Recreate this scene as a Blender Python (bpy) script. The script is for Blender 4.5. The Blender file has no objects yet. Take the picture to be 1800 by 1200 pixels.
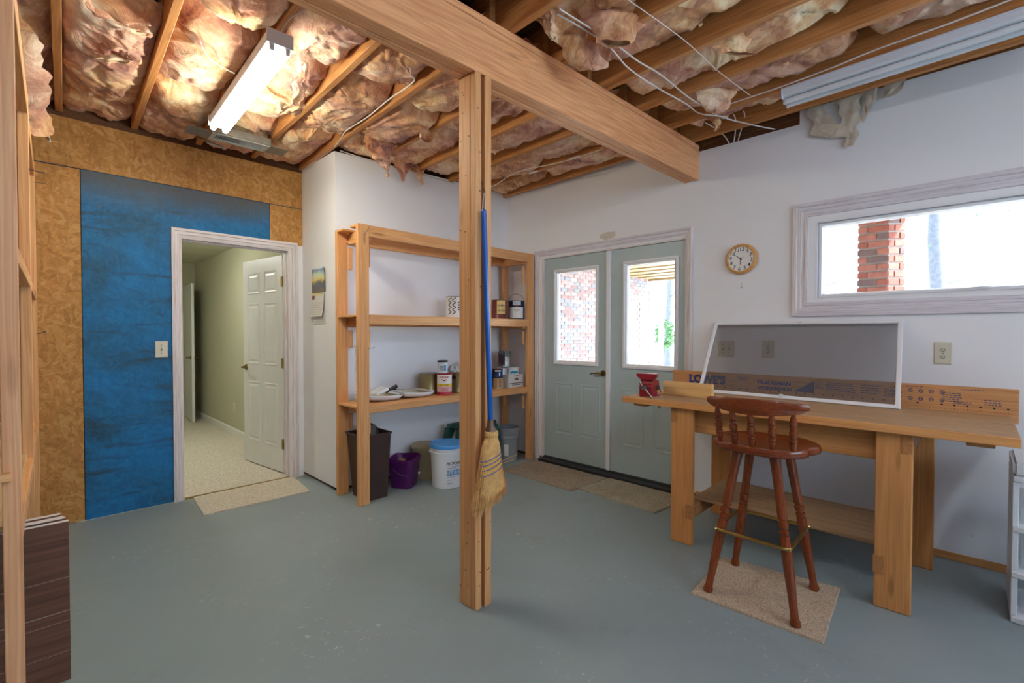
import bpy, bmesh, math, random
from mathutils import Vector, Matrix, noise
random.seed(7)
noise.seed_set(3)
SC = bpy.context.scene
COL = SC.collection
PI = math.pi

# ------------------------------------------------------------------ camera
yaw, pit, roll = 0.792964, 0.0179012, 0.00094
fw = Vector((math.cos(pit)*math.sin(yaw), math.cos(pit)*math.cos(yaw), -math.sin(pit)))
rt = Vector((math.cos(yaw), -math.sin(yaw), 0))
up = rt.cross(fw)
rt, up = (math.cos(roll)*rt+math.sin(roll)*up), (-math.sin(roll)*rt+math.cos(roll)*up)
cd = bpy.data.cameras.new('camera')
cam = bpy.data.objects.new('camera', cd)
COL.objects.link(cam)
mw = Matrix(((rt.x, up.x, -fw.x, 0), (rt.y, up.y, -fw.y, 0), (rt.z, up.z, -fw.z, 1.31), (0, 0, 0, 1)))
cam.matrix_world = mw
cd.sensor_width = 36.0
cd.lens = 830.69/1800*36
cd.clip_start = 0.05
SC.camera = cam

# ------------------------------------------------------------------ sky, sun, exposure
W = bpy.data.worlds.new('sky')
SC.world = W
W.use_nodes = True
bg = W.node_tree.nodes['Background']
bg.inputs['Color'].default_value = (0.70, 0.84, 1.0, 1)
bg.inputs['Strength'].default_value = 9.5
sl = bpy.data.lights.new('sun', 'SUN')
sl.energy = 24.0
sl.angle = math.radians(1.0)
sl.color = (1.0, 0.95, 0.88)
sun = bpy.data.objects.new('sun', sl)
COL.objects.link(sun)
sun.rotation_euler = Vector((-0.33, 0.85, -0.75)).to_track_quat('-Z', 'Y').to_euler()
TUBE_MAIN = 66.0      # lit tubes of the fixture in view
TUBE_FILL = 44.0      # fill tubes added out of view behind the camera
HALL_LAMP = 76.0
SC.view_settings.view_transform = 'Standard'
SC.view_settings.look = 'None'
SC.view_settings.gamma = 1.0
SC.view_settings.use_curve_mapping = False
SC.view_settings.exposure = 0.2
SC.cycles.use_denoising = True
SC.cycles.max_bounces = 8
SC.cycles.diffuse_bounces = 6
SC.cycles.transparent_max_bounces = 12
SC.cycles.sample_clamp_indirect = 6.0

# ------------------------------------------------------------------ text outlines (built-in font)
TXT = {}
def text_geo(s, bold=0.0, shear=0.0):
    k = (s, bold, shear)
    if k in TXT:
        return TXT[k]
    cu = bpy.data.curves.new('txt', 'FONT')
    cu.body = s
    cu.size = 1.0
    cu.offset = bold
    cu.shear = shear
    cu.resolution_u = 3
    cu.align_x = 'CENTER'
    cu.align_y = 'CENTER'
    o = bpy.data.objects.new('txt', cu)
    COL.objects.link(o)
    dg = bpy.context.evaluated_depsgraph_get()
    me = bpy.data.meshes.new_from_object(o.evaluated_get(dg))
    vs = [v.co.copy() for v in me.vertices]
    fs = [tuple(p.vertices) for p in me.polygons]
    bpy.data.objects.remove(o)
    bpy.data.curves.remove(cu)
    bpy.data.meshes.remove(me)
    w = max(v.x for v in vs)-min(v.x for v in vs)
    h = max(v.y for v in vs)-min(v.y for v in vs)
    cx = (max(v.x for v in vs)+min(v.x for v in vs))/2
    cy = (max(v.y for v in vs)+min(v.y for v in vs))/2
    vs = [Vector((v.x-cx, v.y-cy, 0)) for v in vs]
    TXT[k] = (vs, fs, w, h)
    return TXT[k]
for s in [str(i) for i in range(1, 13)]:
    text_geo(s, 0.01)
for s in ("LOWE'S", 'TRADESMAN', 'WORKBENCH', "DURHAM'S", 'LITE BLUE', 'OLYMPIC', 'OIL STAIN', 'EXTERIOR', 'ROCK HARD', 'WATER PUTTY', 'TO'):
    text_geo(s, 0.022)
text_geo('PROFORM', 0.02, 0.25)

# ------------------------------------------------------------------ mesh helpers
class G:
    def __init__(self, T=None):
        self.v, self.f, self.m, self.T, self.mi = [], [], [], T, 0
    def add(self, vs, fs, mi=None):
        b = len(self.v)
        for p in vs:
            p = Vector(p)
            if self.T is not None:
                p = self.T @ p
            self.v.append(p)
        for f in fs:
            self.f.append(tuple(b+i for i in f))
            self.m.append(self.mi if mi is None else mi)
        return self
    def box(self, x0, x1, y0, y1, z0, z1, mi=None):
        if x0 > x1: x0, x1 = x1, x0
        if y0 > y1: y0, y1 = y1, y0
        if z0 > z1: z0, z1 = z1, z0
        vs = [(x0, y0, z0), (x1, y0, z0), (x1, y1, z0), (x0, y1, z0), (x0, y0, z1), (x1, y0, z1), (x1, y1, z1), (x0, y1, z1)]
        fs = [(3, 2, 1, 0), (4, 5, 6, 7), (0, 1, 5, 4), (1, 2, 6, 5), (2, 3, 7, 6), (3, 0, 4, 7)]
        return self.add(vs, fs, mi)
    def bar(self, p0, p1, wx, wz, upv=(0, 0, 1), mi=None):
        p0, p1 = Vector(p0), Vector(p1)
        d = (p1-p0).normalized()
        u = Vector(upv)
        s = d.cross(u)
        if s.length < 1e-4: s = d.cross(Vector((1, 0, 0)))
        s.normalize()
        t = s.cross(d)
        vs = []
        for p in (p0, p1):
            for a, b in ((-1, -1), (1, -1), (1, 1), (-1, 1)):
                vs.append(p+s*(a*wx/2)+t*(b*wz/2))
        fs = [(0, 1, 2, 3), (7, 6, 5, 4), (1, 0, 4, 5), (2, 1, 5, 6), (3, 2, 6, 7), (0, 3, 7, 4)]
        return self.add(vs, fs, mi)
    def loft(self, rings, close=True, cap=True, mi=None):
        n = len(rings[0])
        vs = [p for r in rings for p in r]
        fs = []
        for i in range(len(rings)-1):
            for j in range(n if close else n-1):
                k = (j+1) % n
                fs.append((i*n+j, i*n+k, (i+1)*n+k, (i+1)*n+j))
        if cap and close:
            fs.append(tuple(range(n-1, -1, -1)))
            b = (len(rings)-1)*n
            fs.append(tuple(b+i for i in range(n)))
        return self.add(vs, fs, mi)
    def tube(self, pts, r, n=8, cap=True, mi=None):
        pts = [Vector(p) for p in pts]
        rr = r if isinstance(r, (list, tuple)) else [r]*len(pts)
        rings = []
        prev = None
        for i, p in enumerate(pts):
            a = pts[max(i-1, 0)]
            b = pts[min(i+1, len(pts)-1)]
            d = (b-a).normalized()
            if prev is None:
                s = d.cross(Vector((0, 0, 1)))
                if s.length < 1e-3: s = d.cross(Vector((1, 0, 0)))
            else:
                s = prev-d*prev.dot(d)
            s.normalize()
            prev = s
            t = s.cross(d)
            rings.append([p+(s*math.cos(-2*PI*j/n)+t*math.sin(-2*PI*j/n))*rr[i] for j in range(n)])
        return self.loft(rings, True, cap, mi)
    def cyl(self, p0, p1, r0, r1=None, n=16, cap=True, mi=None):
        return self.tube([p0, p1], [r0, r0 if r1 is None else r1], n, cap, mi)
    def lathe(self, prof, c=(0, 0, 0), n=24, cap=True, a0=0.0, a1=2*PI, mi=None):
        full = abs(a1-a0-2*PI) < 1e-6
        m = n if full else n+1
        rings = []
        for r, z in prof:
            rings.append([(c[0]+r*math.cos(a0+(a1-a0)*j/n), c[1]+r*math.sin(a0+(a1-a0)*j/n), c[2]+z) for j in range(m)])
        return self.loft(rings, full, cap, mi)
    def poly(self, pts, axis, a, b, mi=None):
        """extrude a 2d outline (ccw) along axis from a to b"""
        def P(u, v, w):
            return {'x': (w, u, v), 'y': (u, w, v), 'z': (u, v, w)}[axis]
        n = len(pts)
        vs = [P(u, v, a) for u, v in pts]+[P(u, v, b) for u, v in pts]
        fs = [tuple(range(n-1, -1, -1)), tuple(range(n, 2*n))]
        for i in range(n):
            j = (i+1) % n
            fs.append((i, j, n+j, n+i))
        return self.add(vs, fs, mi)
    def grid(self, fn, nu, nv, mi=None):
        vs = [fn(i/nu, j/nv) for i in range(nu+1) for j in range(nv+1)]
        fs = [(i*(nv+1)+j, i*(nv+1)+j+1, (i+1)*(nv+1)+j+1, (i+1)*(nv+1)+j) for i in range(nu) for j in range(nv)]
        return self.add(vs, fs, mi)
    def frame(self, P, loops, open_bottom=False, fill=False, mi=None, side_mi=(0, 0, 0, 0)):
        """nested rectangles (u0,u1,v0,v1,d) joined by mitred quads"""
        vs, fs, ms = [], [], []
        for (u0, u1, v0, v1, d) in loops:
            vs += [P(u0, v0, d), P(u1, v0, d), P(u1, v1, d), P(u0, v1, d)]
        for i in range(len(loops)-1):
            for j in range(4):
                if open_bottom and j == 0: continue
                k = (j+1) % 4
                fs.append((i*4+j, i*4+k, (i+1)*4+k, (i+1)*4+j)); ms.append(side_mi[j])
        if fill:
            b = (len(loops)-1)*4
            fs.append((b, b+1, b+2, b+3)); ms.append(0)
        self.add(vs, fs, mi)
        if mi is None: self.m[len(self.m)-len(ms):] = ms
        return self
    def text(self, s, size_h, place, bold=0.022, shear=0.0, width=None, mi=None):
        vs, fs, w, h = text_geo(s, bold, shear)
        k = size_h/h
        kx = k if width is None else width/w
        return self.add([place(v.x*kx, v.y*k) for v in vs], fs, mi)
    def build(self, name, mats, parent=None, bevel=0.0, smooth=False, solid=0.0, seg=1):
        if not isinstance(mats, (list, tuple)): mats = [mats]
        me = bpy.data.meshes.new(name)
        me.from_pydata([tuple(p) for p in self.v], [], self.f)
        for m in mats: me.materials.append(m)
        if len(mats) > 1:
            me.polygons.foreach_set('material_index', self.m)
        bm = bmesh.new()
        bm.from_mesh(me)
        bmesh.ops.recalc_face_normals(bm, faces=bm.faces)
        if bevel > 0:
            ed = [e for e in bm.edges if len(e.link_faces) == 2 and e.calc_face_angle(0) > 0.6]
            bmesh.ops.bevel(bm, geom=ed, offset=bevel, segments=seg, affect='EDGES', clamp_overlap=True)
        if smooth:
            for f in bm.faces: f.smooth = True
            for e in bm.edges:
                if len(e.link_faces) == 2 and e.calc_face_angle(0) > 0.7: e.smooth = False
        bm.to_mesh(me)
        bm.free()
        o = bpy.data.objects.new(name, me)
        COL.objects.link(o)
        if solid:
            md = o.modifiers.new('solid', 'SOLIDIFY')
            md.thickness = solid
            md.offset = 0
        if parent is not None:
            o.parent = parent
            if parent.type == 'EMPTY':
                o.matrix_parent_inverse = Matrix.Translation(-parent.location)
        return o

def tag(o, label=None, cat=None, group=None, kind=None):
    if label: o['label'] = label
    if cat: o['category'] = cat
    if group: o['group'] = group
    if kind: o['kind'] = kind
    return o
def thing(name, label, cat, loc, group=None):
    o = bpy.data.objects.new(name, None)
    o.empty_display_size = 0.05
    o.location = loc
    COL.objects.link(o)
    return tag(o, label, cat, group)
def copy_tree(o, parent=None):
    c = o.copy()
    COL.objects.link(c)
    if parent is not None: c.parent = parent
    for ch in list(o.children):
        copy_tree(ch, c)
    return c
def dup(o, loc, label, rz=None):
    c = copy_tree(o)
    c.location = loc
    if rz is not None: c.rotation_euler.z = rz
    c['label'] = label
    return c
def V3(*a): return Vector(a)
def fbm(p, o=4):
    return noise.fractal(p, 1.0, 2.0, o)
# ------------------------------------------------------------------ materials
def srgb(r, g, b):
    def c(x):
        x /= 255.0
        return x/12.92 if x <= 0.04045 else ((x+0.055)/1.055)**2.4
    return (c(r), c(g), c(b), 1.0)
class NT:
    def __init__(self, name):
        self.mat = bpy.data.materials.new(name)
        self.mat.use_nodes = True
        self.t = self.mat.node_tree
        self.b = self.t.nodes['Principled BSDF']
    def n(self, typ, **k):
        nd = self.t.nodes.new(typ)
        for a, v in k.items():
            setattr(nd, a, v)
        return nd
    def l(self, a, b):
        self.t.links.new(a, b)
    def coord(self, scale=(1, 1, 1), rot=(0, 0, 0), rnd=True, src='Object'):
        tc = self.n('ShaderNodeTexCoord')
        out = tc.outputs[src]
        if rnd:
            oi = self.n('ShaderNodeObjectInfo')
            ma = self.n('ShaderNodeVectorMath', operation='MULTIPLY_ADD')
            cb = self.n('ShaderNodeCombineXYZ')
            for i in range(3): self.l(oi.outputs['Random'], cb.inputs[i])
            self.l(cb.outputs[0], ma.inputs[0])
            ma.inputs[1].default_value = (7.3, 5.1, 9.7)
            self.l(out, ma.inputs[2])
            out = ma.outputs[0]
        mp = self.n('ShaderNodeMapping')
        mp.inputs['Scale'].default_value = scale
        mp.inputs['Rotation'].default_value = rot
        self.l(out, mp.inputs['Vector'])
        return mp.outputs['Vector']
    def noise(self, vec, scale=5, detail=4, rough=0.55, dist=0.0):
        nd = self.n('ShaderNodeTexNoise')
        nd.inputs['Scale'].default_value = scale
        nd.inputs['Detail'].default_value = detail
        nd.inputs['Roughness'].default_value = rough
        nd.inputs['Distortion'].default_value = dist
        self.l(vec, nd.inputs['Vector'])
        return nd.outputs['Fac']
    def vor(self, vec, scale=5, feature='F1', rnd=1.0):
        nd = self.n('ShaderNodeTexVoronoi', feature=feature)
        nd.inputs['Scale'].default_value = scale
        nd.inputs['Randomness'].default_value = rnd
        self.l(vec, nd.inputs['Vector'])
        return nd
    def ramp(self, fac, stops, interp='LINEAR'):
        nd = self.n('ShaderNodeValToRGB')
        cr = nd.color_ramp
        cr.interpolation = interp
        cr.elements[0].position, cr.elements[0].color = stops[0]
        cr.elements[1].position, cr.elements[1].color = stops[-1]
        for p, c in stops[1:-1]:
            e = cr.elements.new(p)
            e.color = c
        self.l(fac, nd.inputs['Fac'])
        return nd.outputs['Color']
    def mix(self, fac, a, b, mode='MIX'):
        nd = self.n('ShaderNodeMix', data_type='RGBA', blend_type=mode)
        self.set(nd.inputs[0], fac)
        self.set(nd.inputs[6], a)
        self.set(nd.inputs[7], b)
        return nd.outputs[2]
    def set(self, inp, v):
        if isinstance(v, bpy.types.NodeSocket): self.l(v, inp)
        else: inp.default_value = v
    def math(self, op, a, b=None):
        nd = self.n('ShaderNodeMath', operation=op)
        self.set(nd.inputs[0], a)
        if b is not None: self.set(nd.inputs[1], b)
        return nd.outputs[0]
    def bump(self, h, strength=0.2, dist=0.01):
        nd = self.n('ShaderNodeBump')
        nd.inputs['Strength'].default_value = strength
        nd.inputs['Distance'].default_value = dist
        self.l(h, nd.inputs['Height'])
        self.l(nd.outputs['Normal'], self.b.inputs['Normal'])
    def done(self, col=None, rough=0.5, metal=0.0, spec=0.5):
        if col is not None: self.set(self.b.inputs['Base Color'], col)
        self.set(self.b.inputs['Roughness'], rough)
        self.b.inputs['Metallic'].default_value = metal
        self.b.inputs['Specular IOR Level'].default_value = spec
        return self.mat

BLK = (0, 0, 0, 1); WHT = (1, 1, 1, 1)
def plain(name, c, rough=0.5, metal=0.0, var=0.06, sc=6.0, spec=0.5):
    m = NT(name)
    v = m.coord()
    f = m.noise(v, sc, 4)
    a = tuple(x*(1-var) for x in c[:3])+(1,)
    b = tuple(min(1, x*(1+var)) for x in c[:3])+(1,)
    return m.done(m.ramp(f, [(0.3, a), (0.7, b)]), rough, metal, spec)

def wood(name, axis, dark, light, knots=0.5, rough=0.55, bumps=0.08, ringscale=1.0, spec=0.35):
    m = NT(name)
    s = {'x': (0.45, 15, 15), 'y': (15, 0.45, 15), 'z': (15, 15, 0.45)}[axis]
    v = m.coord(s)
    big = m.noise(v, 1.0*ringscale, 3, 0.5, 0.6)
    fine = m.noise(v, 6.0, 5, 0.65, 0.2)
    wv = m.math('FRACT', m.math('MULTIPLY', big, 11.0))
    tri = m.math('ABSOLUTE', m.math('SUBTRACT', wv, 0.5))
    g = m.math('ADD', m.math('MULTIPLY', tri, 0.42), m.math('MULTIPLY', fine, 0.72))
    col = m.ramp(g, [(0.18, dark), (0.7, light)])
    if knots:
        ks = {'x': (1.6, 7.5, 7.5), 'y': (7.5, 1.6, 7.5), 'z': (7.5, 7.5, 1.6)}[axis]
        vk = m.coord(ks)
        vd = m.vor(vk, 1.0)
        kf = m.ramp(vd.outputs['Distance'], [(0.055, WHT), (0.115, BLK)])
        kf = m.math('MULTIPLY', kf, knots)
        col = m.mix(kf, col, tuple(x*0.28 for x in dark[:3])+(1,))
    oi = m.n('ShaderNodeObjectInfo')
    hsv = m.n('ShaderNodeHueSaturation')
    m.l(m.math('ADD', m.math('MULTIPLY', oi.outputs['Random'], 0.14), 0.94), hsv.inputs['Value'])
    m.l(col, hsv.inputs['Color'])
    m.bump(g, bumps, 0.004)
    return m.done(hsv.outputs['Color'], rough, 0, spec)

PINE_D, PINE_L = srgb(194, 130, 78), srgb(228, 174, 118)
PX = wood('pine_lengthways_x', 'x', PINE_D, PINE_L)
PY = wood('pine_lengthways_y', 'y', PINE_D, PINE_L)
PZ = wood('pine_upright', 'z', PINE_D, PINE_L)
BEAM = wood('fir_beam', 'x', srgb(198, 128, 82), srgb(242, 182, 130), 0.35, 0.5, 0.1, 0.8)
JOIST = wood('fir_joist', 'y', srgb(156, 96, 54), srgb(210, 150, 90), 0.4)
NEARP_LIT = wood('near_pine_lit', 'z', srgb(206, 136, 90), srgb(238, 184, 136), 0.25)  # paler pine: the brightness of near light is put into the colour
BTOP = wood('bench_top_wood', 'y', srgb(128, 98, 70), srgb(196, 156, 112), 0.5, 0.5, 0.1)
BFRM_Y = wood('bench_frame_y', 'y', srgb(184, 122, 68), srgb(218, 158, 98))
BFRM_X = wood('bench_frame_x', 'x', srgb(150, 96, 52), srgb(190, 132, 80))
BFRM_Z = wood('bench_frame_z', 'z', srgb(182, 118, 64), srgb(214, 152, 92))
SPLASH = wood('bench_splash', 'y', srgb(170, 116, 70), srgb(210, 156, 106), 0.6)
STOOLW = wood('stool_wood', 'y', srgb(82, 32, 12), srgb(138, 64, 28), 0, 0.24, 0.05, 1.6, 0.5)
STOOLZ = wood('stool_wood_upright', 'z', srgb(86, 34, 12), srgb(140, 66, 28), 0, 0.24, 0.05, 1.6, 0.5)
DECKW = wood('deck_wood', 'y', srgb(128, 104, 70), srgb(168, 144, 102), 0.2)
PANELW = wood('brown_panel', 'x', srgb(74, 47, 36), srgb(122, 82, 62), 0, 0.45, 0.05, 0.5)
DARKW = wood('dark_plate_wood', 'y', srgb(70, 40, 24), srgb(116, 74, 44), 0.2)

def osb_mat(name, c0, c1, c2, paint=False):
    m = NT(name)
    base = m.coord((1, 1, 1), rnd=False)
    warp = m.n('ShaderNodeTexNoise')
    warp.inputs['Scale'].default_value = 9
    m.l(base, warp.inputs['Vector'])
    sc = m.n('ShaderNodeVectorMath', operation='MULTIPLY_ADD')
    m.l(warp.outputs['Color'], sc.inputs[0])
    sc.inputs[1].default_value = (0.05, 0.05, 0.05)
    m.l(base, sc.inputs[2])
    lay = []
    for i, (ang, sx, sz) in enumerate(((0.45, 13, 42), (-0.75, 15, 46), (1.45, 14, 50))):
        mp = m.n('ShaderNodeMapping')
        mp.vector_type = 'TEXTURE'
        mp.inputs['Rotation'].default_value = (0, ang, 0)
        mp.inputs['Scale'].default_value = (1/sx, 1, 1/sz)
        mp.inputs['Location'].default_value = (i*3.7, i, i*1.3)
        m.l(sc.outputs[0], mp.inputs['Vector'])
        vo = m.vor(mp.outputs['Vector'], 1.0)
        sep = m.n('ShaderNodeSeparateColor')
        m.l(vo.outputs['Color'], sep.inputs[0])
        lay.append((sep.outputs[0], sep.outputs[1]))
    f = m.n('ShaderNodeMix', data_type='FLOAT')
    m.l(m.math('GREATER_THAN', lay[0][1], 0.5), f.inputs[0])
    m.l(lay[0][0], f.inputs[2]); m.l(lay[1][0], f.inputs[3])
    f2 = m.n('ShaderNodeMix', data_type='FLOAT')
    m.l(m.math('GREATER_THAN', lay[2][1], 0.62), f2.inputs[0])
    m.l(f.outputs[0], f2.inputs[2]); m.l(lay[2][0], f2.inputs[3])
    fine = m.noise(sc.outputs[0], 26, 6, 0.7, 1.2)
    h = m.math('ADD', m.math('MULTIPLY', f2.outputs[0], 0.24), m.math('MULTIPLY', fine, 0.76))
    col = m.ramp(h, [(0.16, c0), (0.5, c1), (0.86, c2)])
    if paint:
        big = m.noise(m.coord((1.0, 1, 1.6), rnd=False), 1.9, 6, 0.65, 0.7)
        blue = m.ramp(big, [(0.34, srgb(34, 62, 82)), (0.47, srgb(26, 92, 138)), (0.66, srgb(18, 112, 178))])
        blue = m.mix(0.35, blue, m.ramp(h, [(0.2, srgb(22, 48, 64)), (0.8, srgb(48, 136, 190))]))
        # dark scuffed streaks running across the sheet
        stv = m.noise(m.coord((0.7, 1, 5.5), rnd=False), 2.4, 6, 0.7, 0.4)
        blue = m.mix(m.math('MULTIPLY', m.ramp(stv, [(0.54, BLK), (0.68, WHT)]), 0.8), blue, srgb(48, 58, 56))
        # bare flakes and a browner tone towards the top edge of the sheet
        chips = m.noise(m.coord((7, 1, 14), rnd=False), 2.2, 4, 0.6, 0.5)
        blue = m.mix(m.ramp(chips, [(0.735, BLK), (0.76, WHT)]), blue, srgb(150, 104, 58))
        tc = m.n('ShaderNodeTexCoord')
        sp = m.n('ShaderNodeSeparateXYZ')
        m.l(tc.outputs['Object'], sp.inputs[0])
        topf = m.math('ADD', sp.outputs['Z'], m.math('MULTIPLY', m.noise(base, 2.5, 5), 0.22))
        blue = m.mix(m.math('MULTIPLY', m.ramp(m.math('SUBTRACT', topf, 1.5), [(0.80, BLK), (1.04, WHT)]), 0.7), blue, srgb(96, 84, 56))
        col = blue
    m.bump(h, 0.25, 0.004)
    return m.done(col, 0.6, 0, 0.3)
OSB = osb_mat('osb_board', srgb(126, 82, 36), srgb(176, 126, 66), srgb(206, 164, 104))
OSBB = osb_mat('osb_blue_paint', srgb(108, 66, 26), srgb(160, 110, 52), srgb(202, 156, 92), True)

def wall_mat(name, c, marks=True):
    m = NT(name)
    v = m.coord(rnd=False)
    big = m.noise(v, 0.9, 4)
    a = tuple(x*0.93 for x in c[:3])+(1,)
    col = m.ramp(big, [(0.3, a), (0.7, c)])
    if marks:
        mk = m.noise(m.coord((1, 1, 1), rnd=False), 5.0, 2)
        sp = m.noise(v, 34, 3, 0.6)
        f = m.math('MULTIPLY', m.ramp(mk, [(0.6, BLK), (0.75, WHT)]), m.ramp(sp, [(0.66, BLK), (0.72, WHT)]))
        col = m.mix(m.math('MULTIPLY', f, 0.35), col, srgb(120, 104, 84))
    m.bump(m.noise(v, 160, 3), 0.04, 0.002)
    return m.done(col, 0.75, 0, 0.25)
WALL = wall_mat('drywall_paint', srgb(236, 236, 240))
HALLW = wall_mat('hall_wall_paint', srgb(192, 192, 166), False)
HALLC = wall_mat('hall_ceiling_tile', srgb(214, 212, 196), False)

def floor_mat():
    m = NT('painted_concrete')
    v = m.coord(rnd=False)
    big = m.noise(v, 0.7, 6, 0.6, 0.5)
    col = m.ramp(big, [(0.3, srgb(127, 141, 144)), (0.7, srgb(145, 157, 159))])
    st = m.noise(m.coord((1, 1, 1), rnd=False), 2.6, 8, 0.7, 0.8)
    col = m.mix(m.math('MULTIPLY', m.ramp(st, [(0.58, BLK), (0.72, WHT)]), 0.3), col, srgb(112, 116, 104))
    zone = m.noise(v, 1.6, 3, 0.5)
    sp = m.noise(m.coord((1, 1.6, 1), (0, 0, 0.6), False), 26, 5, 0.7, 0.7)
    f = m.math('MULTIPLY', m.ramp(zone, [(0.5, BLK), (0.66, WHT)]), m.ramp(sp, [(0.61, BLK), (0.66, WHT)]))
    col = m.mix(m.math('MULTIPLY', f, 0.75), col, srgb(206, 208, 206))
    sp2 = m.noise(v, 60, 3, 0.6)
    col = m.mix(m.math('MULTIPLY', m.ramp(sp2, [(0.75, BLK), (0.78, WHT)]), 0.5), col, srgb(196, 198, 194))
    m.bump(m.noise(v, 22, 6), 0.05, 0.004)
    rg = m.ramp(big, [(0.3, (0.34, 0.34, 0.34, 1)), (0.7, (0.5, 0.5, 0.5, 1))])
    return m.done(col, rg, 0, 0.45)
FLOOR = floor_mat()

def insul_mat():
    m = NT('fibreglass_wool')
    v = m.coord()
    w = m.n('ShaderNodeTexNoise')
    w.inputs['Scale'].default_value = 3.2
    w.inputs['Detail'].default_value = 3
    m.l(v, w.inputs['Vector'])
    ma = m.n('ShaderNodeVectorMath', operation='MULTIPLY_ADD')
    m.l(w.outputs['Color'], ma.inputs[0])
    ma.inputs[1].default_value = (0.34, 0.34, 0.34)
    m.l(v, ma.inputs[2])
    fib = m.n('ShaderNodeMapping')
    fib.vector_type = 'TEXTURE'
    fib.inputs['Scale'].default_value = (0.22, 0.05, 0.07)
    fib.inputs['Rotation'].default_value = (0.2, 0.3, 0.9)
    m.l(ma.outputs[0], fib.inputs['Vector'])
    f1 = m.noise(ma.outputs[0], 3.4, 6, 0.62, 0.5)
    f2 = m.noise(fib.outputs['Vector'], 1.4, 8, 0.72, 1.1)
    h = m.math('ADD', m.math('MULTIPLY', f1, 0.72), m.math('MULTIPLY', f2, 0.33))
    c1 = m.ramp(h, [(0.37, srgb(116, 68, 54)), (0.45, srgb(192, 130, 92)), (0.53, srgb(226, 172, 122)), (0.61, srgb(246, 216, 170)), (0.70, srgb(254, 245, 218))])  # dark and cream ends put fold shadow and highlight into the wool colour
    pk = m.noise(v, 1.7, 3)
    col = m.mix(m.math('MULTIPLY', m.ramp(pk, [(0.44, BLK), (0.60, WHT)]), 0.65), c1, m.ramp(h, [(0.36, srgb(128, 80, 86)), (0.52, srgb(214, 158, 148)), (0.68, srgb(250, 222, 208))]))
    m.bump(h, 0.75, 0.03)
    m.b.inputs['Sheen Weight'].default_value = 0.3
    return m.done(col, 0.95, 0, 0.05)
INSUL = insul_mat()
PAPER_T = plain('torn_backing', srgb(206, 194, 176), 0.9, 0, 0.15, 20)

def streak_white(name, c, streak, axis_scale, rough=0.45):
    m = NT(name)
    f = m.noise(m.coord(axis_scale, rnd=False), 3.0, 5, 0.6, 0.2)
    col = m.ramp(f, [(0.42, c), (0.72, streak)])
    return m.done(col, rough, 0, 0.4)
CAS_V = streak_white('casing_upright', srgb(226, 220, 222), srgb(192, 178, 176), (40, 40, 1.5))
CAS_Y = streak_white('casing_along_y', srgb(220, 216, 224), srgb(190, 180, 190), (40, 1.5, 40))
CAS_X = streak_white('casing_along_x', srgb(226, 220, 222), srgb(196, 182, 178), (1.5, 40, 40))
DOORG = plain('grey_green_door_paint', srgb(172, 187, 190), 0.4, 0, 0.03)
DOORW = plain('white_door_paint', srgb(224, 226, 224), 0.4, 0, 0.03)
WTRIM = plain('white_trim', srgb(228, 228, 232), 0.4, 0, 0.03)
BASEB = plain('white_baseboard', srgb(232, 230, 226), 0.4, 0, 0.02)

def speck(name, c0, c1, sc=90, bump=0.5, dark=None):
    m = NT(name)
    v = m.coord()
    f = m.noise(v, sc, 4, 0.75)
    col = m.ramp(f, [(0.34, c0), (0.66, c1)])
    st = m.noise(v, 3.5, 5, 0.65)
    if dark: col = m.mix(m.math('MULTIPLY', m.ramp(st, [(0.5, BLK), (0.75, WHT)]), 0.6), col, dark)
    m.bump(f, bump, 0.008)
    return m.done(col, 0.95, 0, 0.1)
CARPET = speck('hall_carpet', srgb(166, 158, 140), srgb(236, 230, 214), 110)
MAT_B = speck('beige_mat', srgb(166, 156, 136), srgb(228, 220, 202), 120)
MAT_S = speck('stool_mat', srgb(150, 126, 104), srgb(214, 196, 174), 150)
MAT_D1 = speck('worn_door_mat', srgb(132, 118, 104), srgb(178, 164, 148), 80, 0.5, srgb(112, 92, 78))
MAT_D2 = speck('pale_door_mat', srgb(142, 134, 118), srgb(190, 182, 162), 80, 0.5, srgb(140, 126, 106))

def emit(name, c, s):
    m = NT(name)
    m.b.inputs['Emission Color'].default_value = c
    m.b.inputs['Emission Strength'].default_value = s
    return m.done(WHT, 0.4)
TUBE = emit('lit_tube', (1.0, 0.98, 0.78, 1), TUBE_MAIN)
TUBE2_FILL = emit('fill_tube_daylight', (0.78, 0.89, 1.0, 1), TUBE_FILL)
LAMPH = emit('lit_bowl', (1.0, 0.97, 0.88, 1), HALL_LAMP)
FIXW = plain('white_enamel', srgb(214, 218, 228), 0.35, 0, 0.03)
TUBE_OFF = plain('unlit_tube', srgb(222, 226, 232), 0.25, 0, 0.02)
CHROME = plain('chrome', srgb(190, 190, 192), 0.25, 1.0, 0.05)
STEEL = plain('dull_steel', srgb(136, 138, 140), 0.4, 1.0, 0.08)
TIN = plain('galvanised_tin', srgb(150, 156, 152), 0.4, 0.8, 0.15, 14)
BRASS = plain('brass', srgb(176, 146, 84), 0.3, 1.0, 0.1)
ABRASS = plain('antique_brass', srgb(120, 98, 58), 0.35, 1.0, 0.15)
BLACK = plain('black_plastic', srgb(24, 24, 26), 0.5)
BLKRUB = plain('black_sill', srgb(22, 22, 24), 0.45, 0, 0.2)
WIRE = plain('white_cable', srgb(214, 208, 204), 0.5)
GREYW = plain('dark_wire', srgb(90, 80, 76), 0.5)
IVORY = plain('ivory_plate', srgb(206, 200, 182), 0.4, 0, 0.02)
IVORYD = plain('ivory_socket', srgb(190, 186, 170), 0.4, 0, 0.02)
SLOT = plain('dark_slot', srgb(50, 46, 42), 0.6)
REDV = plain('vise_red', srgb(138, 26, 36), 0.35, 0, 0.15, 20)
BLUEH = plain('blue_handle', srgb(20, 88, 172), 0.22, 0, 0.05)
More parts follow.
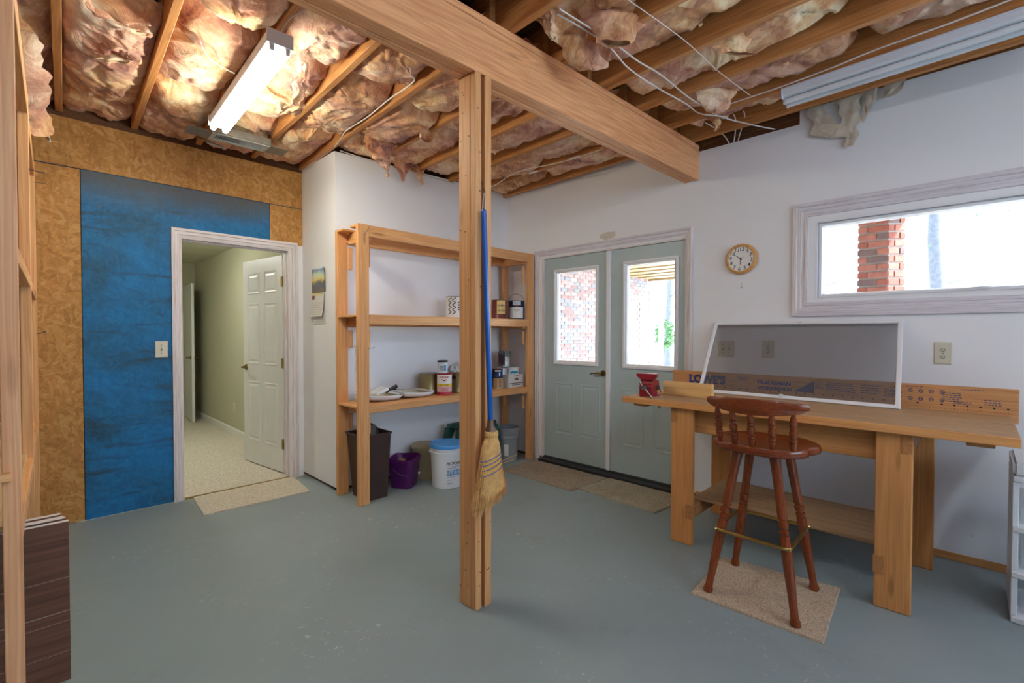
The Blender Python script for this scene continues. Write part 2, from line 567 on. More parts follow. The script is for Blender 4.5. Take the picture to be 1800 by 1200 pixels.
STRAW = plain('broom_straw', srgb(206, 158, 96), 0.8, 0, 0.2, 40)
STRAWD = plain('broom_straw_ends', srgb(214, 164, 100), 0.85, 0, 0.25, 60)
STITCH = plain('blue_stitching', srgb(88, 94, 150), 0.7)
YSTITCH = plain('yellow_binding', srgb(214, 168, 64), 0.7)
BROWNP = plain('brown_plastic', srgb(58, 40, 36), 0.45, 0, 0.12)
GREYRAG = plain('grey_board', srgb(96, 92, 86), 0.8, 0, 0.15, 14)
BLKBAG = plain('black_bag', srgb(26, 20, 20), 0.5)
PURPLE = plain('purple_plastic', srgb(84, 18, 92), 0.35, 0, 0.1)
BEIGEP = plain('beige_plastic', srgb(176, 162, 128), 0.5, 0, 0.06)
WHITEP = plain('white_plastic', srgb(222, 224, 228), 0.4, 0, 0.03)
BLUEL = plain('blue_lid', srgb(66, 142, 214), 0.35, 0, 0.06)
BLUEP = plain('blue_print', srgb(88, 150, 206), 0.5)
INK = plain('black_ink', srgb(30, 30, 34), 0.6)
NAVY = plain('navy_ink', srgb(26, 52, 132), 0.6)
GREYB = plain('grey_bucket', srgb(140, 146, 152), 0.45, 0, 0.06)
GREENP = plain('green_plastic', srgb(18, 84, 70), 0.45, 0, 0.08)
OLIVE = plain('gold_can', srgb(150, 138, 96), 0.35, 0.6, 0.15)
REDINK = plain('red_print', srgb(166, 28, 40), 0.5)
YELLOW = plain('yellow_print', srgb(226, 198, 40), 0.5)
LABELW = plain('white_label', srgb(226, 226, 224), 0.5, 0, 0.02)
MAROON = plain('maroon_can', srgb(108, 34, 24), 0.35, 0, 0.15)
TANL = plain('tan_label', srgb(218, 190, 120), 0.5)
NAVYC = plain('navy_can', srgb(26, 32, 66), 0.35, 0, 0.15)
TEAL = plain('teal_print', srgb(40, 140, 168), 0.5)
CARD = plain('white_card', srgb(214, 212, 206), 0.7, 0, 0.03)
DRIP = plain('purple_drips', srgb(70, 40, 52), 0.5, 0, 0.4, 30)
TRAYB = plain('beige_tray', srgb(204, 190, 158), 0.5, 0, 0.08, 14)
BAG = plain('clear_bag_grey', srgb(176, 180, 184), 0.4, 0, 0.1)
MARK = plain('bench_ink', srgb(74, 76, 112), 0.7)
MARKR = plain('bench_ink_red', srgb(126, 52, 44), 0.7)
MORTAR = plain('mortar', srgb(168, 164, 160), 0.9, 0, 0.08, 12)
BRK = [plain('brick_red', srgb(152, 92, 82), 0.85, 0, 0.2, 20), plain('brick_rose', srgb(164, 108, 98), 0.85, 0, 0.2, 20),
       plain('brick_grey', srgb(116, 98, 100), 0.85, 0, 0.2, 20), plain('brick_pale', srgb(206, 190, 172), 0.85, 0, 0.12, 20)]
BRKP = [plain('pale_brick_rose', srgb(140, 112, 110), 0.85, 0, 0.15, 20), plain('pale_brick_pink', srgb(162, 134, 130), 0.85, 0, 0.15, 20),
        plain('pale_brick_grey', srgb(128, 126, 130), 0.85, 0, 0.15, 20), plain('pale_brick_cream', srgb(196, 186, 176), 0.85, 0, 0.1, 20)]
PATIO = plain('patio_concrete', srgb(216, 214, 210), 0.9, 0, 0.06, 2)
BARK = plain('grey_bark', srgb(84, 86, 94), 0.9, 0, 0.2, 12)
LEAF = plain('leaf_green', srgb(70, 110, 60), 0.7, 0, 0.25, 12)
ASBEST = plain('subfloor_board', srgb(96, 70, 48), 0.8, 0, 0.2)
FOIL = plain('foil_duct', srgb(150, 140, 124), 0.3, 0.8, 0.3, 18)
CLOCKW = wood('clock_rim_wood', 'z', srgb(190, 132, 70), srgb(222, 168, 104), 0, 0.35)
FACE = plain('clock_face', srgb(226, 226, 226), 0.5, 0, 0.02)

def glass_mat(name, tint=(0.95, 0.98, 1, 1), gloss=0.07):
    m = NT(name)
    t = m.t
    t.nodes.remove(m.b)
    tr = m.n('ShaderNodeBsdfTransparent')
    tr.inputs['Color'].default_value = tint
    gl = m.n('ShaderNodeBsdfGlossy')
    gl.inputs['Roughness'].default_value = 0.02
    mx = m.n('ShaderNodeMixShader')
    fr = m.n('ShaderNodeFresnel')
    fr.inputs['IOR'].default_value = 1.3
    m.l(fr.outputs[0], mx.inputs[0])
    m.l(tr.outputs[0], mx.inputs[1])
    m.l(gl.outputs[0], mx.inputs[2])
    m.l(mx.outputs[0], t.nodes['Material Output'].inputs['Surface'])
    return m.mat
GLASS = glass_mat('window_glass')

def mesh_mat():
    m = NT('insect_screen')
    t = m.t
    m.set(m.b.inputs['Base Color'], srgb(94, 92, 96))
    m.b.inputs['Roughness'].default_value = 0.6
    tr = m.n('ShaderNodeBsdfTransparent')
    mx = m.n('ShaderNodeMixShader')
    v = m.coord(rnd=False)
    # woven wires 1.4 mm apart: mostly open, averaged by the fine weave
    f = m.noise(v, 14, 3)
    mx.inputs[0].default_value = 0.54
    m.l(tr.outputs[0], mx.inputs[1])
    m.l(m.b.outputs[0], mx.inputs[2])
    m.l(mx.outputs[0], t.nodes['Material Output'].inputs['Surface'])
    return m.mat
SCREEN = mesh_mat()
def clear_mat(name, c, a):
    m = NT(name)
    m.done(c, 0.25)
    m.b.inputs['Alpha'].default_value = a
    return m.mat
CLEARP = clear_mat('clear_plastic', srgb(210, 212, 214), 0.28)

def landscape():
    m = NT('calendar_picture')
    tc = m.n('ShaderNodeTexCoord')
    sp = m.n('ShaderNodeSeparateXYZ')
    m.l(tc.outputs['Generated'], sp.inputs[0])
    nz = m.noise(tc.outputs['Generated'], 4.5, 5, 0.6)
    z = m.math('ADD', sp.outputs['Z'], m.math('MULTIPLY', m.math('SUBTRACT', nz, 0.5), 0.5))
    col = m.ramp(z, [(0.05, srgb(90, 66, 40)), (0.22, srgb(46, 50, 70)), (0.4, srgb(34, 44, 34)), (0.55, srgb(214, 182, 60)), (0.68, srgb(176, 196, 150)), (0.9, srgb(30, 76, 120))])
    return m.done(col, 0.4)
PICT = landscape()
# ------------------------------------------------------------------ the room shell
XB, YA, YD, XC = 3.72, 4.41, 3.74, 1.745      # right wall, osb wall, shelf wall, bump-out corner
XL, YR = -1.05, -3.3                          # left wall, rear wall
PB = lambda u, v, d: (XB-d, u, v)             # on the right wall (u = y)
PA = lambda u, v, d: (u, YA-d, v)             # on the osb wall (u = x)
def struct(o): return tag(o, kind='structure')

g = G(); g.box(XL-0.15, XB+0.15, YR-0.15, YA+0.13, -0.12, 0.0)
struct(g.build('floor', FLOOR))

# right wall: drywall skin 15 mm with openings, framing plates exposed at its top
g = G()
WY0, WY1, WZ0, WZ1 = -0.965, 0.79, 1.535, 2.065       # window opening
DY0, DY1, DZ1 = 1.665, 3.225, 2.085                   # double-door opening
S0, S1 = XB, XB+0.015
def skin(y0, y1, z0, z1): g.box(S0, S1, y0, y1, z0, z1)
skin(YR, WY0, 0.03, 2.835)
skin(WY0, WY1, 0.03, WZ0)
skin(WY0, 0.79, WZ1, 2.835)
skin(WY1, 0.89, 0.03, 2.835)
skin(0.89, DY0, 0.03, 2.745)
skin(DY0, DY1, DZ1, 2.84)
skin(DY1, YD, 0.03, 2.84)
wall_right = struct(g.build('wall_right', WALL))
g = G()
C0, C1 = XB+0.015, XB+0.15
for y0, y1, z0, z1 in ((YR, WY0, 0, 2.79), (WY0, WY1, 0, WZ0), (WY0, WY1, WZ1, 2.79), (WY1, DY0, 0, 2.79), (DY0, DY1, DZ1, 2.79), (DY1, YD+0.9, 0, 2.79)):
    g.box(C0, C1, y0, y1, z0, z1)
g.build('wall_framing', DARKW, wall_right)
g = G(); g.box(XB+0.005, XB+0.13, YR, YD+0.8, 2.79, 2.83)
g.build('top_plate', DARKW, wall_right, 0.003)
g = G(); g.box(XB+0.06, XB+0.1, YR, YD+0.8, 2.83, 3.05)
g.build('rim_board', JOIST, wall_right)
g = G(); g.box(XB-0.006, XB+0.012, YR, DY0-0.07, 0.0, 0.045)
g.build('sill_plate', BFRM_Y, wall_right, 0.002)
# scuffs, stains and screw pops on the wall
g = G()
stain = m_st = plain('wall_stain', srgb(204, 198, 186), 0.8, 0, 0.08, 12)

# bump-out walls
g = G(); g.box(XC, XC+0.015, YD+0.0155, YA, 0.03, 2.792)
w = struct(g.build('wall_closet_side', WALL))
g = G(); g.box(XC+0.02, XC+0.1, YD+0.02, YA, 0.0, 0.04); g.build('sill_plate', DARKW, w)
g = G()
vs = [(XC, YD, 0.03), (XB, YD, 0.03), (XB, YD, 2.85), (XC, YD, 2.785)]
vs += [(x, y+0.015, z) for x, y, z in vs]
g.add(vs, [(0, 1, 2, 3), (7, 6, 5, 4), (0, 4, 5, 1), (1, 5, 6, 2), (2, 6, 7, 3), (3, 7, 4, 0)])
w = struct(g.build('wall_closet_front', WALL))
g = G(); g.box(XC+0.02, XB, YD+0.02, YD+0.1, 0.0, 0.04); g.build('sill_plate', DARKW, w)
g = G(); g.box(XC+0.02, XB, YD+0.02, YD+0.12, 2.74, 2.80); g.build('top_plate', DARKW, w)
g = G(); g.box(XC+0.02, XB, YD+0.09, YD+0.12, 2.80, 3.04); g.build('blocking', DARKW, w)

# osb wall with the doorway
RX0, RX1, RZ1 = 0.80, 1.64, 2.06
g = G()
g.box(XL, RX0, YA+0.014, YA+0.13, 0, 2.76); g.box(RX1, XC+0.1, YA+0.014, YA+0.13, 0, 2.76); g.box(RX0, RX1, YA+0.014, YA+0.13, RZ1, 2.76)
wall_osb = struct(g.build('wall_left', DARKW))
g = G(); g.box(XL, XC-0.001, YA-0.002, YA+0.014, 2.437, 2.765); g.build('osb_panel', OSB, wall_osb, 0.002)
g = G(); g.box(XL, 0.243, YA, YA+0.014, 0.004, 2.432); g.build('osb_panel', OSB, wall_osb, 0.002)
g = G(); g.box(1.468, XC-0.001, YA, YA+0.014, 2.10, 2.432); o = g.build('osb_panel', OSB, wall_osb)
g = G(); g.box(0.247, RX0, YA-0.001, YA+0.014, 0.004, 2.432); g.box(RX0, 1.464, YA-0.001, YA+0.014, RZ1, 2.432)
o = g.build('osb_panel', OSBB, wall_osb); o['label'] = 'blue painted sheet'
g = G(); g.box(0.02, XC-0.002, YA-0.0025, YA+0.001, 2.4325, 2.4365); o = g.build('chalk_line', plain('blue_chalk', srgb(20, 62, 92), 0.8), wall_osb); o['label'] = 'thin blue line along the sheet joint'
g = G(); g.box(1.6975, XC-0.001, YA-0.004, YA+0.014, 0.0, 2.099); g.build('painted_filler', WALL, wall_osb)
# blocking and rim above the osb wall
g = G(); g.box(XL, XC+0.3, YA+0.02, YA+0.06, 2.765, 3.04); g.build('rim_board', DARKW, wall_osb)

# unseen walls: left behind the shelving and the rear wall
g = G(); g.box(XL-0.12, XL, YR, YA+0.13, 0, 3.04); struct(g.build('wall_far_left', plain('bare_block_side', srgb(118, 124, 134), 0.85, 0, 0.1, 4)))
g = G()
RW = (0.2, 3.4, 1.5, 2.35)  # opening of an unseen rear window, added to let in fill light
g.box(XL, RW[0], YR-0.12, YR, 0, 3.04); g.box(RW[1], XB+0.1, YR-0.12, YR, 0, 3.04); g.box(RW[0], RW[1], YR-0.12, YR, 0, RW[2]); g.box(RW[0], RW[1], YR-0.12, YR, RW[3], 3.04)
BLOCK = plain('bare_block', srgb(118, 124, 134), 0.85, 0, 0.1, 4)
struct(g.build('wall_rear', BLOCK))
PR = lambda u, v, d: (u, YR+d, v)
g = G()
def r(o, d): return (RW[0]-0.09+o, RW[1]+0.09-o, RW[2]-0.09+o, RW[3]+0.09-o, d)
g.frame(PR, [r(0, 0), r(0, 0.02), r(0.06, 0.016), r(0.088, 0.010), r(0.09, -0.12)], side_mi=(1, 0, 1, 0))
added_window = struct(g.build('added_window', [CAS_V, CAS_X]))
g = G(); g.box(RW[0], RW[1], YR-0.064, YR-0.06, RW[2], RW[3]); g.build('glass_pane', GLASS, added_window)
g = G(); g.box(1.78, 1.82, YR-0.08, YR-0.03, RW[2], RW[3]); g.build('mullion', WTRIM, added_window)

# ------------------------------------------------------------------ ceiling framing (square to the beam, 2 degrees off the walls)
AF = math.radians(2.0)
PIV = Vector((1.5, 1.725, 0))
TF = Matrix.Translation(PIV) @ Matrix.Rotation(-AF, 4, 'Z')
def FW(a, b, z): return TF @ Vector((a, b, z))
g = G(); g.box(XL-0.1, XB+0.1, YR-0.1, YA+0.1, 3.04, 3.06)
ceiling = struct(g.build('ceiling', ASBEST))
JA = [0.15+0.4*k for k in range(-7, 5)]+[2.10]
def clip_b(a, left):
    return 2.76 if a < 0.24 else 2.13
for a in JA:
    if a < -2.7: continue
    b1 = clip_b(a, True)
    g = G(TF); g.box(a-0.019, a+0.019, 0.045 if a < 2.1 else 0.07, b1, 2.80, 3.04); g.build('joist', JOIST, ceiling, 0.003)
    g = G(TF); g.box(a+0.021, a+0.059, -5.0, 0.058, 2.80, 3.04); g.build('joist', JOIST, ceiling, 0.003)

def batt(b0, b1, ac, w, zb, amp, seed, sag=0.0):
    nu, nv = max(8, int((b1-b0)/0.014)), 26
    so = Vector((seed*3.17, seed*1.71, seed*2.3))
    def fn(t, s):
        b = b0+(b1-b0)*t
        a = ac+w*(s-0.5)
        p = Vector((a*1.0, b*1.0, 0))+so
        wv = Vector((noise.noise(p*3.1), noise.noise(p*3.1+Vector((9, 2, 4))), 0))
        q = p+wv*0.22
        n1 = 1-2.2*math.sqrt(noise.noise(q*4.2)**2+0.02)
        n2 = 1-2.0*math.sqrt(noise.noise(q*10.0+Vector((3, 3, 3)))**2+0.02)
        n3 = noise.fractal(q*24.0, 0.9, 2.1, 3)
        n0 = noise.noise(p*1.5)
        h = amp*(0.8*n0+0.6*n1+0.40*n2+0.32*n3)
        e = abs(2*s-1)
        ed = 0.045*e**5
        te = min(t, 1-t)*(b1-b0)
        en = 0.09*math.exp(-(te/0.05)**2)
        z = zb-h-sag*math.sin(PI*t)*(1-e*e)+ed+en
        z = min(z, 3.02)
        k = max(0.0, min(1, (1-e)*4))
        return FW(a+k*0.05*noise.noise(q*7.0+Vector((1, 7, 2))), b+0.05*noise.noise(q*7.0+Vector((5, 1, 8)))*min(1, te*20), z)
    g = G(); g.grid(fn, nu, nv)
    o = g.build('insulation_batt', INSUL, ceiling, smooth=False)
    for pgn in o.data.polygons: pgn.use_smooth = True
    return o
rb = random.Random(11)
seed = 1
for i, a in enumerate(JA[:-1]):
    if a < -2.3: continue
    nx = a+0.4 if i < len(JA)-2 else 2.08
    ac, w = (a+nx)/2, nx-a-0.04
    # left of the beam: fluffed out level with the joists
    end = clip_b(ac, True)-0.02
    b = 0.08
    while b < end-0.1:
        ln = min(end-b, rb.uniform(0.75, 1.35))
        if end-(b+ln) < 0.3: ln = end-b
        zb = 2.83 if a < 0.3 else 2.85
        batt(b, b+ln, ac, w, zb+rb.uniform(-0.012, 0.02), 0.045, seed, 0.02)
        seed += 1
        b += ln+rb.uniform(0.0, 0.02)
    # right of the beam: pushed up deeper, joist sides showing
    b = -0.045
    end = -4.9
    while b > end+0.1:
        ln = min(b-end, rb.uniform(0.9, 1.4))
        batt(b-ln, b, ac+0.02, w, (2.87 if a > 0.2 else 2.885)+rb.uniform(-0.012, 0.015), 0.042, seed, 0.01)
        seed += 1
        b -= ln+rb.uniform(0.0, 0.03)

def flap(name, pts, width, thick, seed, wdir, mat=INSUL, parent=None, fray=0.35, rough=0.03):
    """a limp torn strip of wool hanging along pts"""
    pts = [Vector(p) for p in pts]
    wd = Vector(wdir).normalized()
    n = 26
    def at(t):
        x = t*(len(pts)-1)
        i = min(int(x), len(pts)-2)
        f = x-i
        p0 = pts[max(i-1, 0)]; p1 = pts[i]; p2 = pts[i+1]; p3 = pts[min(i+2, len(pts)-1)]
        return 0.5*((2*p1)+(p2-p0)*f+(2*p0-5*p1+4*p2-p3)*f*f+(3*p1-p0-3*p2+p3)*f**3)
    def side(sg):
        def fn(t, s):
            p = at(t)
            q = p*9.0+Vector((seed, 0, 0))
            ww = width(t)*(1+fray*noise.noise(q*1.7+Vector((0, 0, 30 if s < .5 else 60))))
            nz = noise.fractal(q*1.6+Vector((s*2.2, 0, 0)), 1.0, 2.0, 3)
            off = Vector((nz, noise.noise(q*2+Vector((4, s*3, 2))), 0.6*nz))*rough
            e = 1-abs(2*s-1)**3
            nrm = wd.cross((at(min(t+.02, 1))-at(max(t-.02, 0))).normalized())
            return p+wd*(s-0.5)*ww+off+nrm*(sg*thick*e*(0.7+0.6*noise.noise(q*3)))
        return fn
    g = G(); g.grid(side(1), n, 12); g.grid(side(-1), n, 12)
    o = g.build(name, mat, parent)
    for pgn in o.data.polygons: pgn.use_smooth = True
    return o
# loose tongues of wool that hang below the joists
W_ = lambda a, b: (lambda t: a+(b-a)*t)
taper = lambda a, p=1.0: (lambda t: a*(1-t)**p+0.01)
flap('insulation_tuft', [(1.92, 3.30, 2.82), (1.90, 3.30, 2.74), (1.88, 3.28, 2.66), (1.87, 3.26, 2.62)], lambda t: 0.36*(1-0.8*t), 0.02, 1, (1, 0.1, 0), parent=ceiling)
flap('insulation_tuft', [(2.05, 3.52, 2.80), (2.06, 3.50, 2.70), (2.08, 3.48, 2.60)], taper(0.22, 1.2), 0.012, 2, (1, 0.2, 0), parent=ceiling)
flap('insulation_tuft', [(2.28, 3.60, 2.84), (2.29, 3.60, 2.74), (2.30, 3.60, 2.64)], taper(0.26, 1.0), 0.012, 3, (1, 0, 0), parent=ceiling)
flap('insulation_tuft', [(2.50, 3.66, 2.84), (2.50, 3.64, 2.76), (2.51, 3.62, 2.66)], taper(0.14, 1.2), 0.008, 4, (1, 0, 0), parent=ceiling)
flap('insulation_tuft', [(2.05, 2.9, 2.82), (2.03, 2.88, 2.74), (2.0, 2.86, 2.70)], W_(0.3, 0.12), 0.02, 5, (0.9, 0.4, 0), parent=ceiling)
flap('insulation_tuft', [(1.02, 2.55, 2.80), (1.08, 2.75, 2.74), (1.16, 3.0, 2.71), (1.17, 3.14, 2.70)], W_(0.05, 0.08), 0.012, 6, (1, -0.4, 0), parent=ceiling)
flap('insulation_tuft', [(0.16, 2.60, 2.86), (0.2, 2.78, 2.76), (0.3, 2.86, 2.74), (0.42, 2.92, 2.77)], W_(0.05, 0.05), 0.01, 7, (0.3, 1, 0.3), parent=ceiling)
flap('insulation_tuft', [(0.25, 3.5, 2.85), (0.3, 3.3, 2.75), (0.38, 3.12, 2.74)], W_(0.04, 0.1), 0.01, 8, (1, 0.5, 0), parent=ceiling)
flap('insulation_tuft', [(1.86, 1.48, 2.90), (1.90, 1.46, 2.80), (1.98, 1.44, 2.72), (2.05, 1.43, 2.67)], W_(0.24, 0.12), 0.022, 9, (0.6, -0.8, 0), parent=ceiling)
flap('insulation_tuft', [(1.98, 1.30, 2.90), (1.98, 1.28, 2.80), (1.99, 1.27, 2.71)], W_(0.34, 0.18), 0.05, 10, (0.75, -0.66, 0), parent=ceiling)
flap('insulation_tuft', [(1.76, 1.50, 2.88), (1.76, 1.49, 2.78), (1.77, 1.48, 2.72)], taper(0.09, 0.8), 0.015, 11, (0.7, -0.7, 0), parent=ceiling)
flap('insulation_tuft', [(2.55, 0.95, 2.92), (2.57, 0.93, 2.80), (2.6, 0.9, 2.76)], W_(0.26, 0.2), 0.03, 12, (0.7, -0.7, 0), parent=ceiling)
flap('insulation_tuft', [(3.05, 1.2, 2.9), (3.06, 1.2, 2.78), (3.1, 1.22, 2.73)], W_(0.3, 0.1), 0.03, 13, (0.7, -0.7, 0), parent=ceiling)
flap('insulation_tuft', [(3.3, 1.32, 2.88), (3.3, 1.31, 2.78), (3.32, 1.3, 2.70)], taper(0.12, 0.8), 0.012, 14, (0.7, -0.7, 0), parent=ceiling)
# thick roll end sagging in the corner over the left shelves
flap('insulation_tuft', [(-0.12, 3.1, 2.95), (-0.1, 3.35, 2.84), (-0.06, 3.6, 2.72), (-0.03, 3.8, 2.58), (0.0, 3.9, 2.48)], lambda t: 0.34*(1-0.45*t), 0.06, 15, (1, 0.15, 0), parent=ceiling, fray=0.14)
flap('insulation_tuft', [(0.06, 4.0, 2.62), (0.07, 4.02, 2.55), (0.09, 4.03, 2.47)], W_(0.03, 0.015), 0.006, 16, (1, 0, 0), PAPER_T, ceiling)

# ------------------------------------------------------------------ beam and its post
bm_ = thing('support_beam', 'long built-up orange wooden beam crossing under the ceiling joists', 'beam', tuple(FW(0, 0, 2.522)))
TB = TF
for i, y in enumerate((-0.06, -0.0195, 0.021)):
    g = G(TB); g.box(-2.5, 2.23, y+0.0005, y+0.039, 2.522+(0.004 if i == 1 else 0), 2.758)
    g.build('beam_ply', BEAM, bm_, 0.003)
g = G(TB); g.box(-2.5, 2.23, -0.058, 0.060, 2.7625, 2.797); g.build('top_plate', BEAM, bm_, 0.003)

po = thing('support_post', 'rough wooden post of nailed studs under the beam with a broom hung on it', 'post', (1.47, 1.70, 0))
nailm = plain('nail_head', srgb(96, 70, 50), 0.6)
for x0, x1, y0, y1, zt in ((1.447, 1.485, 1.7025, 1.785, 2.519), (1.447, 1.486, 1.664, 1.7015, 2.519), (1.503, 1.545, 1.660, 1.748, 2.519)):
    g = G(); g.box(x0, x1, y0, y1, 0.0, zt); o = g.build('stud', PZ, po, 0.003)
g = G(); g.box(1.4865, 1.5025, 1.706, 1.745, 0.0, 2.517); g.build('filler_strip', DARKW, po)
rn = random.Random(5)
g = G()
for k in range(26):
    z = rn.choice([0.12, 0.2, 0.35, 1.0, 1.5, 1.75, 2.0, 2.2, 2.4])+rn.uniform(-0.06, 0.06)
    if rn.random() < 0.6:
        y = rn.uniform(1.71, 1.775); g.cyl((1.448, y, z), (1.4455, y, z), 0.0035, n=8)
    else:
        x = rn.choice([rn.uniform(1.455, 1.48), rn.uniform(1.51, 1.538)]); yy = 1.664 if x < 1.49 else 1.660
        g.cyl((x, yy+0.001, z), (x, yy-0.0015, z), 0.0035, n=8)
tag(g.build('nail_heads', nailm, po), kind='stuff')

# ------------------------------------------------------------------ doors and window
def casing(name, P, u0, u1, v1, w, mat_side, mat_head, parent, proud=0.018, u_in=0.0, v0=0.0):
    """mitred two-step door casing: outer edges u0,u1,v1, width w, open at the floor"""
    def ring(o, d): return (u0+o, u1-o, v0, v1-o, d)
    loops = [ring(0, 0.0), ring(0, proud), ring(w*0.3, proud+0.004), ring(w*0.36, proud-0.003), ring(w*0.72, proud-0.004), ring(w*0.78, proud-0.010), ring(w, proud-0.012), ring(w, -0.012)]
    g = G(); g.frame(P, loops, True, side_mi=(1, 0, 1, 0))
    return g.build(name, [mat_side, mat_head], parent)

# inner doorway, white six-panel door swung into the hall
g = G()
j0, j1, jz = 0.822, 1.618, 2.042
g.box(RX0, j0, YA-0.001, YA+0.131, 0, jz+0.02); g.box(j1, RX1, YA-0.001, YA+0.131, 0, jz+0.02); g.box(j0, j1, YA-0.001, YA+0.131, jz, jz+0.018)
g.box(j0, j0+0.012, YA+0.06, YA+0.095, 0, jz); g.box(j1-0.012, j1, YA+0.05, YA+0.08, 0, jz); g.box(j0+0.012, j1-0.012, YA+0.05, YA+0.08, jz-0.012, jz)
door_1 = struct(g.build('door_1', CAS_V))
casing('door_casing', PA, 0.754, 1.697, 2.118, 0.066, CAS_V, CAS_X, door_1)
casing('door_casing', lambda u, v, d: (u, YA+0.131+d, v), 0.754, 1.697, 2.118, 0.066, CAS_V, CAS_X, door_1)
hx, hy = 1.617, YA+0.142
ang = math.atan2(0.775, -0.105)
TD = Matrix.Translation((hx, hy, 0)) @ Matrix.Rotation(ang, 4, 'Z')       # local x along the leaf, local +y face towards the room's left
LW, LT, LH = 0.785, 0.035, 2.025
g = G(TD); g.box(0.004, LW, -LT, 0, 0.015, LH)
leaf = g.build('door_leaf', DOORW, door_1, 0.002)
def raised(P, u0, u1, v0, v1, m):
    g = G()
    def r(o, d): return (u0+o, u1-o, v0+o, v1-o, d)
    g.frame(P, [r(0, 0.0), r(0.003, 0.004), r(0.012, 0.0035), r(0.020, 0.0006), r(0.030, 0.0006), r(0.046, 0.0045)], False, True)
    return g, m
for u0, u1 in ((0.105, 0.345), (0.44, 0.68)):
    for v0, v1 in ((0.24, 0.83), (1.0, 1.60), (1.69, 1.90)):
        g, m = raised(lambda u, v, d: TD @ Vector((u, d, v)), u0, u1, v0, v1, DOORW); g.build('door_panel', m, leaf)
def lever(P, u, v, dirn, mat, parent, name='door_handle'):
    g = G()
    g.cyl(P(u, v, 0), P(u, v, 0.010), 0.030, 0.026, 18)
    g.cyl(P(u, v, 0.010), P(u, v, 0.05), 0.012, 0.010, 10)
    g.tube([P(u, v, 0.045), P(u+dirn*0.035, v+0.003, 0.052), P(u+dirn*0.07, v-0.004, 0.05), P(u+dirn*0.1, v-0.002, 0.046), P(u+dirn*0.115, v-0.014, 0.044)], [0.010, 0.009, 0.007, 0.006, 0.005], 8)
    return g.build(name, mat, parent, smooth=True)
lever(lambda u, v, d: TD @ Vector((u, d, v)), LW-0.06, 0.965, -1, ABRASS, leaf)
lever(lambda u, v, d: TD @ Vector((u, -LT-d, v)), LW-0.06, 0.965, -1, ABRASS, leaf)
for z in (0.28, 1.03, 1.78):
    g = G(TD); g.box(0.0, 0.003, -0.034, 0.002, z-0.045, z+0.045); g.cyl((0.0, 0.006, z-0.047), (0.0, 0.006, z+0.047), 0.006, n=8); g.box(0.003, 0.03, 0.0005, 0.0025, z-0.045, z+0.045)
    g.build('hinge', BRASS, door_1)
g = G(); g.box(j0+0.001, j1-0.001, YA-0.004, YA+0.018, 0.0, 0.012); g.build('threshold_strip', BRASS, door_1)

# double exterior door
g = G()
g.box(XB-0.001, XB+0.15, DY0, DY0+0.025, 0, DZ1); g.box(XB-0.001, XB+0.15, DY1-0.025, DY1, 0, DZ1); g.box(XB-0.001, XB+0.15, DY0+0.025, DY1-0.025, DZ1-0.014, DZ1)
door_2 = struct(g.build('door_2', CAS_V))
casing('door_casing', PB, 1.63, 3.322, 2.162, 0.062, CAS_V, CAS_Y, door_2)
g = G()
g.poly([(XB-0.09, 0.0), (XB+0.16, 0.0), (XB+0.16, 0.03), (XB+0.03, 0.04), (XB+0.005, 0.04), (XB-0.02, 0.028), (XB-0.085, 0.024)], 'y', 1.69, 3.2)
# poly on axis y gives (u, w, v) = (x, y, z)
g.build('threshold', BLKRUB, door_2)
XF = XB+0.02       # inner face of the leaves
def ext_leaf(y0, y1, gy0, gy1, pan):
    z0, z1, gz0, gz1 = 0.042, 2.068, 1.03, 1.915
    g = G()
    g.box(XF, XF+0.044, y0, gy0, z0, z1); g.box(XF, XF+0.044, gy1, y1, z0, z1)
    g.box(XF, XF+0.044, gy0, gy1, z0, gz0); g.box(XF, XF+0.044, gy0, gy1, gz1, z1)
    lf = g.build('door_leaf', DOORG, door_2)
    P = lambda u, v, d: (XF-d, u, v)
    g = G()
    def r(o, d): return (gy0-0.034+o, gy1+0.034-o, gz0-0.034+o, gz1+0.034-o, d)
    g.frame(P, [r(0, 0), r(0, 0.014), r(0.016, 0.016), r(0.022, 0.009), r(0.036, 0.006), r(0.040, -0.018)])
    g.build('glazing_frame', WTRIM, lf)
    g = G(); g.box(XF+0.019, XF+0.023, gy0, gy1, gz0, gz1); g.build('glass_pane', GLASS, lf)
    for a, b in pan:
        g, m = raised(P, a, b, 0.29, 0.81, DOORG); g.build('door_panel', m, lf)
    return lf
lf1 = ext_leaf(2.448, 3.196, 2.572, 3.042, ((2.83, 3.055), (2.525, 2.75)))
lf2 = ext_leaf(1.694, 2.402, 1.79, 2.24, ((2.07, 2.285), (1.77, 1.985)))
lever(lambda u, v, d: (XF-d, u, v), 2.487, 0.935, 1, ABRASS, lf1)
g = G(); g.box(XF-0.022, XF+0.03, 2.403, 2.447, 0.042, 2.068); g.build('centre_mullion', WTRIM, door_2, 0.004)

